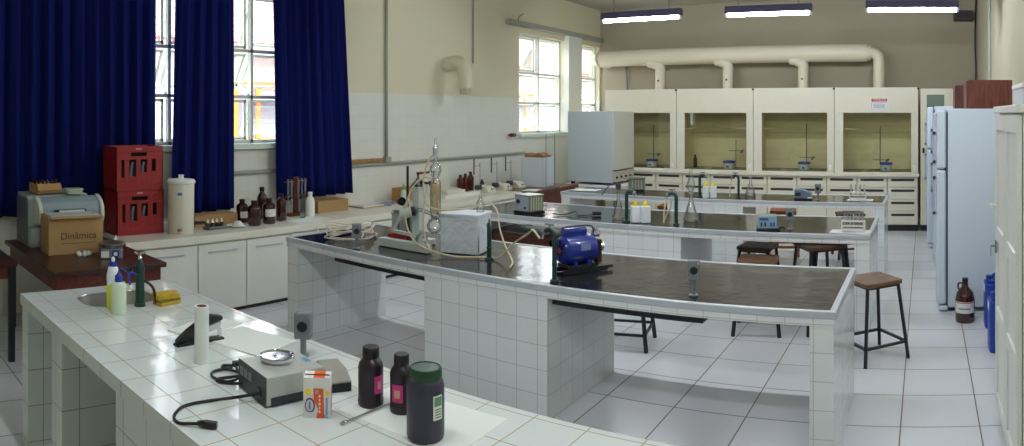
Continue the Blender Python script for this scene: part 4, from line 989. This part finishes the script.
# motor pump
t = thing('motor_pump', 'blue electric motor pump with a chrome head on the nearest bench', 'motor pump', (-2.185, 4.02, Z), math.radians(60))
def lay(m_): return Matrix.Translation((0, 0, .145)) @ Matrix.Rotation(PI / 2, 4, 'Y')
m = MB().lathe([(0, -.125), (.075, -.125), (.088, -.105), (.094, -.10), (.094, .09), (.085, .115), (.05, .125), (0, .125)], seg=28, M=lay(0)); m.build('motor_body', MOTOR, t)
e_ = MB()
for k in range(8):
    a = k * PI / 4; e_.bar((-.128, .02 * math.cos(a), .145 + .02 * math.sin(a)), (-.128, .07 * math.cos(a), .145 + .07 * math.sin(a)), .008, .010)
e_.build('fan_grille', mat('dark_motor_blue', rgb(16, 26, 84), .4), t)
MB().cyl((-.132, 0, .145), (-.126, 0, .145), .018).build('red_centre', RLAB, t)
MB().cyl((-.10, .0, .262), (.06, .0, .262), .034, seg=18).box((-.08, -.03, .225), (.04, .03, .25)).build('capacitor_case', MOTOR, t)
MB().box((-.02, -.096, .15), (.05, -.09, .19)).build('rating_plate', mat('rating_plate', rgb(150, 170, 210), .3, .5), t)
MB().lathe([(0, .125), (.045, .125), (.05, .14), (.05, .165), (.03, .17), (.03, .2), (0, .2)], seg=20, M=lay(0)).build('pump_head', CHROME, t)
MB().box((.125, -.055, .05), (.165, .055, .20)).build('pump_block', mat('dark_bronze', rgb(60, 40, 36), .4, .3), t, .006)
MB().lathe([(0, 0), (.028, 0), (.034, .02), (.028, .04), (.012, .045), (.012, .06), (0, .06)], (.15, 0, .215), 16).build('chrome_cup', CHROME, t)
MB().tube([(.13, 0, .26), (.10, -.02, .29), (.02, -.03, .30), (-.12, -.06, .305)], .006, 7).build('thin_pipe', mat('dark_thin_pipe', rgb(48, 50, 52), .4), t)
m = MB().box((-.10, -.075, .03), (.10, .075, .055)); m.build('motor_foot', BLKM, t, .004)
for y in (-.07, .05): MB().box((-.13, y, 0), (.20, y + .02, .03)).build('base_rail', BLKM, t)
MB().cyl((.17, -.06, .02), (.24, -.06, .02), .012).tube([(.1, .06, .03), (.2, .08, .02), (.22, .03, .012), (.16, -.02, .012)], .007, 7).build('drain_fitting', BLKM, t)
MB().box((-.06, -.08, .05), (-.04, .08, .08)).box((.04, -.08, .05), (.06, .08, .08)).build('cradle', MOTOR, t)

# ------------------------------------------------------------------ middle bench
t = thing('power_supply', 'silver and olive power unit with black feet at the left of the middle bench', 'power supply', (-3.89, 6.13, Z), math.radians(-15))
MB().box((-.11, -.10, .03), (.11, .10, .19)).build('case', OLIVE, t, .005)
MB().box((-.115, -.105, .19), (.115, .105, .20)).build('lid', STEEL, t)
f = MB().box((-.10, -.104, .035), (.10, -.10, .185)).build('front_plate', mat('pale_blue_plate', rgb(150, 160, 170), .4), t)
MB().cyl((-.05, -.115, .13), (-.05, -.104, .13), .022).build('dial', BLACK, f); MB().cyl((.05, -.112, .07), (.05, -.104, .07), .012).build('knob', BLACK, f)
for k in range(5): MB().box((.1105, -.08 + .035 * k, .04), (.113, -.065 + .035 * k, .18)).build('vent_rib', mat('pale_olive_rib', rgb(176, 178, 150), .5), t)
m = MB()
MB().box((-.12, -.11, 0), (.12, .11, .03)).build('foot_plate', BLACK, t)
L2 = Matrix.Rotation(math.radians(15), 3, 'Z')
def q2(x, y, z): v = L2 @ Vector((x - 3.5 + 3.89, y + 6.2 - 6.13, 0)); return (v.x, v.y, z)
c = MB().tube([q2(-.12, -.05, .015), q2(.0, -.0, .008), q2(.06, .10, .03), q2(.12, .04, .007), q2(.18, .05, .006), q2(.26, .12, .008)], .006, 7).build('power_cord', BLACK, t)
MB().cyl(q2(.25, .11, .02), q2(.32, .17, .02), .02).build('plug', BLACK, c)
flask(-2.915, 6.22, .062, .30, 'large conical flask with a black stopper and bent tube on the middle bench', True, True)
gas_tap(-2.77, 6.10, math.radians(180), 'dark green gas tap beside the yellow-capped bottles on the middle bench', .29, .018)
wash_bottle(-2.68, 6.10, 'square wash bottle with a yellow cap, left of the pair on the middle bench', .042, .155, square=True, rz=2.2)
wash_bottle(-2.585, 6.12, 'square wash bottle with a yellow cap, right of the pair on the middle bench', .042, .155, square=True, rz=2.4)
gas_tap(-2.265, 6.10, math.radians(10), 'dark green tap with cream hoses right of the wash bottles, middle bench', .29, .017, [(-.10, .0, .2), (-.115, .01, .12), (-.12, .02, .01)])
t = thing('hose', 'short cream hose slanting down beside the middle bench tap', 'hose', (-2.36, 6.14, Z))
MB().tube([(.03, 0, .22), (.02, 0, .15), (-.02, .02, .08), (-.06, .04, .01)], .008, 8).build('hose_run', RUB, t)
flask(-2.21, 6.36, .075, .27, 'wide conical flask topped by a glass bulb adapter on the middle bench', adapter=True, neckh=.25)
def instrument(x, y, rz, label, w=.085):
    t = thing('instrument', label, 'instrument', (x, y, Z), rz)
    MB().box((-w, -.06, .025), (w, .10, .13)).build('case', OLIVE, t, .006)
    f = MB().box((-w, -.066, .025), (w, -.06, .128)).build('front_plate', DEVB, t)
    MB().box((-w * .8, -.069, .095), (w * .1, -.066, .115)).build('display', mat('dark_blue_display', rgb(50, 80, 120), .3), f)
    for k, q in enumerate((-.7, -.3, .3, .6)): MB().box((w * q, -.072, .04), (w * q + .014, -.066, .075)).build('switch', BLACK if k < 2 else PBLUE, f)
    MB().box((-w - .01, -.075, 0), (w + .03, .10, .025)).build('base', BLACK, t, .004)
    MB().tube([(w + .01, -.03, .02), (w + .05, -.05, .03), (w + .07, -.02, .012)], .008, 7).build('lead', BLACK, t)
instrument(-1.39, 6.06, math.radians(14), 'pale blue-fronted instrument with switches on the middle bench', .085)
socket_post(-1.20, 6.14, math.radians(10), 'grey socket post right of the blue-fronted instrument, middle bench', .19)
t = thing('tray', 'flat white tray under the test tube rack on the middle bench', 'tray', (-.635, 6.035, Z), math.radians(-4))
MB().box((-.18, -.08, 0), (.17, .08, .006)).build('tray_base', WPL, t); MB().tube([(x, y, .008) for x, y in rrect(-.18, .17, -.08, .08, .01)], .004, 6, 1, True).build('tray_rim', WPL, t)
test_rack(-.62, 6.04, math.radians(-4), 'white test tube rack with tubes at the right end of the middle bench')

# ------------------------------------------------------------------ farthest bench
sheet((-4.42, 8.42, Z), (.34, .26), .1, 'white papers on the left end of the farthest bench')
t = thing('power_supply', 'olive-grey power unit at the left of the farthest bench near the oven', 'power supply', (-3.78, 8.66, Z), math.radians(20))
MB().box((-.11, -.10, .02), (.11, .10, .16)).build('case', OLIVE, t, .005); MB().box((-.115, -.105, .16), (.115, .105, .17)).build('lid', mat('dark_olive', rgb(90, 92, 80), .5), t)
for k in range(4): MB().box((-.06 + .04 * k, -.103, .03), (-.045 + .04 * k, -.10, .15)).build('vent_rib', mat('pale_olive_rib2', rgb(170, 172, 150), .5), t)
MB().box((-.1, -.09, 0), (.1, .09, .02)).build('base', BLACK, t)
gas_tap(-2.76, 8.28, math.radians(180), 'dark green gas tap beside the yellow-capped bottles on the farthest bench', .27, .018)
wash_bottle(-2.66, 8.22, 'square wash bottle with a yellow cap, left of the pair on the farthest bench', .04, .14, square=True, rz=.3)
wash_bottle(-2.57, 8.24, 'square wash bottle with a yellow cap, right of the pair on the farthest bench', .04, .14, square=True, rz=.3)
gas_tap(-2.27, 8.32, 0, 'dark green tap with a pale hose on the farthest bench left of the flask', .27, .015, [(-.10, .0, .2), (-.115, .01, .10), (-.12, .02, .01)])
flask(-2.17, 8.52, .068, .24, 'conical flask at the middle of the farthest bench', fill=.25, neckh=.3)
t = thing('instrument', 'low blue-grey instrument on the farthest bench in front of the third fume hood', 'instrument', (-1.47, 8.35, Z), .1)
MB().prism([(-.10, .02), (.10, .02), (.10, .08), (.0, .12), (-.10, .12)], -.08, .08, MX).build('case', mat('blue_grey_case2', rgb(104, 122, 140), .45), t, .006)
MB().box((-.10, -.09, 0), (.11, .09, .02)).build('base', BLACK, t); MB().box((.06, -.088, .02), (.11, -.02, .035)).build('paper_tag', WPL, t)
MB().box((-.09, -.084, .05), (-.02, -.08, .09)).build('display', BLACK, t)
socket_post(-1.285, 8.33, 0, 'grey socket post on the farthest bench beside the low instrument', .19)
t = thing('tray', 'flat white tray under the test tube rack on the farthest bench', 'tray', (-.77, 8.30, Z), 0)
MB().box((-.15, -.08, 0), (.15, .08, .006)).build('tray_base', WPL, t); MB().tube([(x, y, .008) for x, y in rrect(-.15, .15, -.08, .08, .01)], .004, 6, 1, True).build('tray_rim', WPL, t)
test_rack(-.80, 8.31, 0, 'white test tube rack with a few tubes at the right end of the farthest bench', 4)

# ------------------------------------------------------------------ front counter
wash_bottle(-3.29, 1.465, 'wash bottle of cloudy liquid with a blue cap, nearest the camera by the sink', .040, .165, PBLUE, CLIQ, rz=1.0, tall=.05)
t = thing('wash_bottle', 'taller clear bottle with yellow liquid and a blue cap behind the cloudy one', 'wash bottle', (-3.385, 1.475, Z))
MB().lathe([(0, 0), (.033, 0), (.034, .01), (.034, .13), (0, .13)], seg=20).build('yellow_liquid', YLIQ, t)
MB().lathe([(.034, .13), (.0345, .18), (.026, .215), (.015, .225), (0, .225)], seg=20).build('shoulder', MILK, t)
MB().lathe([(0, .22), (.018, .22), (.018, .245), (0, .247)], seg=14).build('cap', PBLUE, t)
MB().lathe([(0, .247), (.008, .247), (.011, .258), (.006, .272), (0, .273)], seg=12).build('tip', WPL, t)
t = thing('water_tap', 'thick dark green laboratory tap with a chrome cross handle at the sink', 'tap', (-3.37, 1.625, Z), .3)
MB().lathe([(0, 0), (.030, 0), (.030, .015), (.025, .02), (.024, .19), (.028, .20), (.018, .235), (.012, .25), (0, .25)], seg=18).build('post', GREEN, t)
MB().lathe([(0, .25), (.010, .25), (.012, .262), (.006, .27), (.006, .285), (0, .286)], seg=12).build('valve_stem', CHROME, t)
MB().bar((-.03, -.01, .285), (.03, .01, .285), .010).bar((.01, -.03, .285), (-.01, .03, .285), .010).build('cross_handle', CHROME, t)
MB().tube([(-.02, 0, .19), (-.05, 0, .20), (-.07, .0, .19), (-.085, .01, .16)], .010, 10).build('spout', GREEN, t)
MB().tube([(.0, -.025, .17), (-.01, -.06, .185), (.01, -.09, .17), (.04, -.105, .13)], .006, 8).build('blue_hose', PBLUE, t)
MB().cyl((.04, -.105, .13), (.055, -.115, .115), .010, .006).build('hose_tip', WPL, t)
MB().tube([(.02, .01, .14), (.045, .05, .10), (.05, .07, .03), (.05, .075, .006)], .008, 8).build('waste_hose', BLACK, t)
for k, (loc, rz, l) in enumerate((((-3.345, 1.775, Z), .15, 'lower yellow and green sponge beside the sink'), ((-3.355, 1.772, Z + .029), .0, 'upper yellow sponge lying on the other sponge'))):
    t = thing('sponge', l, 'sponge', loc, rz)
    MB().prism(rrect(-.04, .04, -.07, .07, .012), .0, .020).build('soft_side', SPG, t, .004)
    MB().prism(rrect(-.04, .04, -.07, .07, .012), .020, .028).build('scouring_face', SPG2 if k == 0 else SPG, t)
t = thing('cardboard_tube', 'upright roll wrapped in white paper in front of the stapler', 'roll', (-2.475, 1.475, Z))
MB().lathe([(.022, .0), (.030, .0), (.030, .235), (.022, .235), (.022, 0)], seg=26).build('white_wrap', PAPER, t)
MB().lathe([(.0195, .001), (.0215, .001), (.0215, .2345), (.0195, .2345), (.0195, .001)], seg=22).build('brown_core', mat('brown_core', rgb(128, 92, 66), .8), t)
# stapler
t = thing('stapler', 'large black and silver stapler behind the paper roll', 'stapler', (-2.70, 1.60, Z), math.radians(86)); t.scale = (.88, .88, .88)
MB().prism([(-.14, 0), (.13, 0), (.13, .014), (.05, .016), (-.08, .022), (-.14, .01)], -.025, .025, MX).build('base', BLACK, t, .003)
MB().prism([(-.135, .015), (-.09, .022), (-.02, .070), (.10, .100), (.125, .105), (.12, .125), (.07, .135), (.0, .115), (-.07, .075), (-.13, .03)], -.020, .020, MX).build('arm', BLACK, t, .004)
MB().prism([(-.02, .045), (.11, .060), (.118, .098), (-.01, .068)], -.014, .014, MX).build('magazine', mat('bright_magazine', rgb(206, 212, 216), .25, .5), t)
MB().box((.105, -.012, .016), (.118, .012, .058)).build('front_plate', CHROME, t)
MB().prism([(-.10, .018), (-.02, .018), (.02, .045), (-.02, .066), (-.09, .03)], -.016, .016, MX).build('hinge', BLACK, t)
sheet((-2.88, 1.74, Z), (.20, .32), .35, 'white paper sheet lying behind the stapler, nearer the sink')
sheet((-2.60, 1.80, Z), (.34, .26), .22, 'white paper sheet lying right of the stapler at the counter edge')
socket_post(-2.30, 1.87, math.radians(38), 'grey socket post with a round black outlet behind the hot plate on the front counter', .185)
# hot plate
u = math.radians(-9)
t = thing('hot_plate', 'silver box-shaped hot plate with a round shiny steel plate on top', 'hot plate', (-2.055, 1.565, Z), u)
MB().box((-.112, -.118, .006), (.112, .118, .105)).build('case', mat('silver_grey_case', rgb(186, 190, 184), .4, .3, noise=.04), t, .003)
MB().box((-.113, -.1205, .004), (.113, -.118, .107)).build('back_panel', mat('dark_grey_panel', rgb(40, 42, 48), .45), t)
for k in range(3): MB().box((-.095 + .035 * k, -.1225, .055), (-.068 + .035 * k, -.1205, .085)).build('rating_label', mat('grey_rating_label', rgb(120, 126, 132), .5), t)
MB().box((.045, -.1235, .03), (.075, -.1205, .055)).build('inlet', BLACK, t)
MB().box((.112, -.10, .006), (.1145, .118, .034)).build('side_strip', mat('dark_strip', rgb(44, 46, 56), .45), t)
MB().lathe([(0, .105), (.056, .105), (.062, .112), (.066, .118), (.066, .126), (.06, .128), (.056, .123), (0, .122)], (-.03, -.0, 0), 32).build('heating_plate', CHROME, t)
MB().box((-.01, .085, .1052), (.035, .108, .1062)).build('blue_sticker', mat('pale_teal_sticker', rgb(90, 150, 180), .5), t)
for sx in (-.095, .085):
    for sy in (-.1, .09): MB().box((sx, sy, 0), (sx + .012, sy + .012, .006)).build('foot', BLACK, t)
hp = t
def under(parent, mb, name, m, z0=Z):
    o = mb.build(name, m); o.parent = parent; r_ = parent
    while r_.parent: r_ = r_.parent
    if parent is r_:
        M = Matrix.Translation(parent.location) @ Matrix.Rotation(parent.rotation_euler.z, 4, 'Z')
        o.matrix_parent_inverse = M.inverted() @ Matrix.Translation((0, 0, z0))
    return o
r = .0055
c = under(hp, MB().tube([(-1.985, 1.452, .045), (-2.03, 1.425, .03), (-2.10, 1.375, r), (-2.12, 1.30, r), (-2.13, 1.235, r), (-2.12, 1.18, r), (-2.07, 1.125, r), (-2.02, 1.115, r), (-1.985, 1.145, .01), (-1.965, 1.168, .012)], r, 8), 'power_cord', BLACK)
under(c, MB().cyl((-1.972, 1.160, .013), (-1.952, 1.178, .014), .008, .013).cyl((-1.952, 1.178, .014), (-1.925, 1.205, .014), .0135, .012), 'plug', BLACK)
c = under(hp, MB().tube([(-2.135, 1.468, .03), (-2.19, 1.45, .012), (-2.25, 1.42, r), (-2.28, 1.43, r), (-2.27, 1.48, r), (-2.235, 1.50, .016), (-2.20, 1.475, .025), (-2.22, 1.44, .012), (-2.30, 1.425, r), (-2.35, 1.45, r), (-2.345, 1.50, .01), (-2.30, 1.52, .012), (-2.27, 1.54, r), (-2.29, 1.53, .008), (-2.33, 1.55, .012), (-2.36, 1.545, .012), (-2.375, 1.515, .012), (-2.35, 1.50, .012), (-2.335, 1.535, .013)], r, 8), 'cable', BLACK)
under(c, MB().cyl((-2.36, 1.55, .016), (-2.33, 1.60, .022), .012), 'plug', BLACK)
under(c, MB().cyl((-2.33, 1.60, .022), (-2.315, 1.63, .025), .003), 'pin', CHROME)
# wedge adapter behind the small box
t = thing('power_adapter', 'grey wedge-shaped adapter with a dark end behind the orange and white box', 'adapter', (-1.985, 1.765, Z), math.radians(-25))
MB().prism([(-.10, 0), (.08, 0), (.08, .035), (.02, .062), (-.10, .062)], -.045, .045, MX).build('case', mat('grey_wedge', rgb(150, 148, 138), .5), t, .006)
MB().box((.08, -.04, .002), (.088, .04, .032)).build('end_plate', BLACK, t)
# small printed box
bw, bd, bh = .092, .065, .135
t = thing('small_carton', 'small orange, white and yellow carton with open flaps by the hot plate', 'carton', (-1.822, 1.545, Z), math.radians(44))
MB().box((-bw / 2, -bd / 2, 0), (bw / 2, bd / 2, bh)).build('carton_body', WLAB, t, .001)
f = -bd / 2 - .0008
pm = MB().prism([(-.002, .0), (.026, .0), (.022, .10), (-.012, .10), (-.010, .06), (.004, .03)], -f, -f + .0006, Matrix(((1, 0, 0, 0), (0, 0, -1, 0), (0, 1, 0, 0), (0, 0, 0, 1)))); pm.build('orange_band', ORNG, t)
MB().cyl((-.030, f, .088), (-.030, f - .0005, .088), .011).build('yellow_spot', YEL, t)
MB().cyl((.034, f, .085), (.034, f - .0005, .085), .008).build('yellow_spot', YEL, t)
BV = mat('box_blue_print', rgb(70, 80, 170), .5)
MB().tube([(-.024 + .015 * math.cos(a * PI / 8), f - .0006, .042 + .022 * math.sin(a * PI / 8)) for a in range(16)], .0018, 5, 1, True).build('oval_logo', BV, t)
MB().tube([(-.024 + .017 * math.cos(a * PI / 8), f - .0002, .042 + .025 * math.sin(a * PI / 8)) for a in range(-3, 7)], .0012, 5, 1).build('red_swoosh', RLAB, t)
MB().tube([(-.024 + .003 * math.sin(k * 2.2), f - .0008, .028 + .0024 * k) for k in range(12)], .0011, 5, 3).build('logo_script', BV, t)
for k in range(5): MB().box((.006 + .001 * (k % 2), f - .0012, .018 + .013 * k), (.013 - .001 * (k % 2), f - .0006, .026 + .013 * k)).build('white_print', WLAB, t)
MB().box((-.005, f - .0012, .082), (.006, f - .0006, .094)).build('grey_square', mat('grey_print2', rgb(170, 160, 165), .5), t)
MB().box((.030, f - .0006, .012), (.037, f, .07)).build('blue_print_column', mat('pale_blue_print', rgb(130, 160, 210), .5), t)
MB().prism([(.014, 0), (.04, 0), (.034, .014), (.022, .012)], -f, -f + .0004, Matrix(((1, 0, 0, 0), (0, 0, -1, 0), (0, 1, 0, 0), (0, 0, 0, 1)))).build('light_blue_corner', mat('sky_blue_print', rgb(120, 186, 220), .5), t)
MB().box((bw / 2, -.018, .004), (bw / 2 + .0006, .004, .10)).build('side_orange_band', ORNG, t)
MB().box((bw / 2, .008, .02), (bw / 2 + .0006, .016, .08)).build('side_print', BV, t)
MB().box((-.012, -bd / 2, bh), (.026, bd / 2, bh + .0008)).build('top_orange_band', ORNG, t)
MB().prism([(-bd / 2 + .002, 0), (bd / 2 - .002, 0), (bd / 2 - .014, .05), (-bd / 2 + .012, .045)], -.0006, .0006, Matrix.Translation((-bw / 2, 0, bh)) @ Matrix.Rotation(-.25, 4, 'Y') @ Matrix(((0, 0, 1, 0), (1, 0, 0, 0), (0, 1, 0, 0), (0, 0, 0, 1)))).build('end_flap', mat('grey_flap', rgb(190, 182, 168), .8), t)
MB().prism([(-bd / 2 + .002, 0), (bd / 2 - .002, 0), (bd / 2 - .005, .055)], -.0006, .0006, Matrix.Translation((bw / 2, 0, bh)) @ Matrix.Rotation(.35, 4, 'Y') @ Matrix(((0, 0, 1, 0), (1, 0, 0, 0), (0, 1, 0, 0), (0, 0, 0, 1)))).build('end_flap', mat('grey_flap', rgb(190, 182, 168), .8), t)
MB().prism([(-bw / 2 + .004, 0), (bw / 2 - .004, 0), (bw / 2 - .01, .006), (-bw / 2 + .004, .004)], bh + .001, bh + .003, Matrix.Translation((0, -.01, 0)) @ Matrix.Rotation(0, 4, 'Z')).build('dark_opening', BLACK, t)

# dark bottles
def dbottle(x, y, r, h, rz, label, lab):
    t = thing('reagent_bottle', label, 'bottle', (x, y, Z), rz)
    MB().lathe([(0, 0), (r * .9, 0), (r * .97, .006), (r, .02), (r * .96, .03), (r * .97, h * .60), (r * .98, h * .66), (r * .90, h * .73), (r * .66, h * .80), (r * .55, h * .83), (r * .55, h * .86), (0, h * .86)], seg=30).build('body', DJAR, t)
    MB().lathe([(0, h * .83), (r * .64, h * .83), (r * .66, h * .845), (r * .64, h * .985), (r * .58, h), (0, h * 1.0)], seg=26).build('cap', mat('near_black_cap', rgb(24, 20, 24), .4), t)
    l = MB().arc(r * .985, h * lab[0], h * lab[1], lab[2], lab[3]).build('label_patch', PINK, t)
    MB().arc(r * .985 + .0012, h * (lab[0] * .75 + lab[1] * .25), h * (lab[0] * .3 + lab[1] * .7), lab[2] + .25, lab[3] - .25, t=.0006).build('label_print', mat('tan_label_print', rgb(212, 160, 140), .6), l)
    return t
dbottle(-1.755, 1.733, .046, .205, 0, 'dark brown plastic bottle with a pink label, left of the two behind the big jar', (.26, .55, -.5, .3))
dbottle(-1.640, 1.768, .041, .198, 0, 'dark brown plastic bottle with a pink label, partly hidden by the big jar', (.22, .52, -1.7, -.7))
# big jar
t = thing('plastic_jar', 'big grey-black plastic jar with a dark green screw lid and a green label', 'jar', (-1.450, 1.675, Z))
MB().lathe([(0, 0), (.052, 0), (.058, .006), (.060, .014), (.060, .165), (.056, .182), (.050, .190), (.046, .194), (0, .194)], seg=40).build('body', GJAR, t)
MB().lathe([(0, .190), (.051, .190), (.053, .194), (.052, .218), (.049, .224), (.046, .225), (.044, .222), (0, .222)], seg=40).build('lid', GREEND, t)
l = MB().arc(.0602, .075, .150, -.45, .12, seg=8).build('label_patch', WLAB, t)
MB().arc(.0616, .118, .146, -.39, .07, seg=8, t=.0006).build('label_green_panel', GLAB, l)
for z in (.082, .090, .098, .106): MB().arc(.0616, z, z + .004, -.35, .03, seg=5, t=.0006).build('label_line', GLAB, l)
# spatula
t = thing('spatula', 'thin steel spatula lying beside the dark bottles', 'spatula', (-1.700, 1.66, Z), math.radians(88))
MB().cyl((-.09, 0, .007), (.12, .006, .009), .0035, seg=8).build('handle', STEEL, t)
MB().lathe([(0, 0), (.005, .004), (.009, .015), (.007, .03), (0, .035)], seg=10, M=Matrix.Translation((-.12, 0, .007)) @ Matrix.Rotation(PI / 2, 4, 'Y') @ Matrix.Scale(.5, 4, (1, 0, 0))).build('spoon_end', CHROME, t)
sheet((-1.56, 1.78, Z), (.50, .30), .05, 'large white paper sheet under the dark bottles', h=.0012)
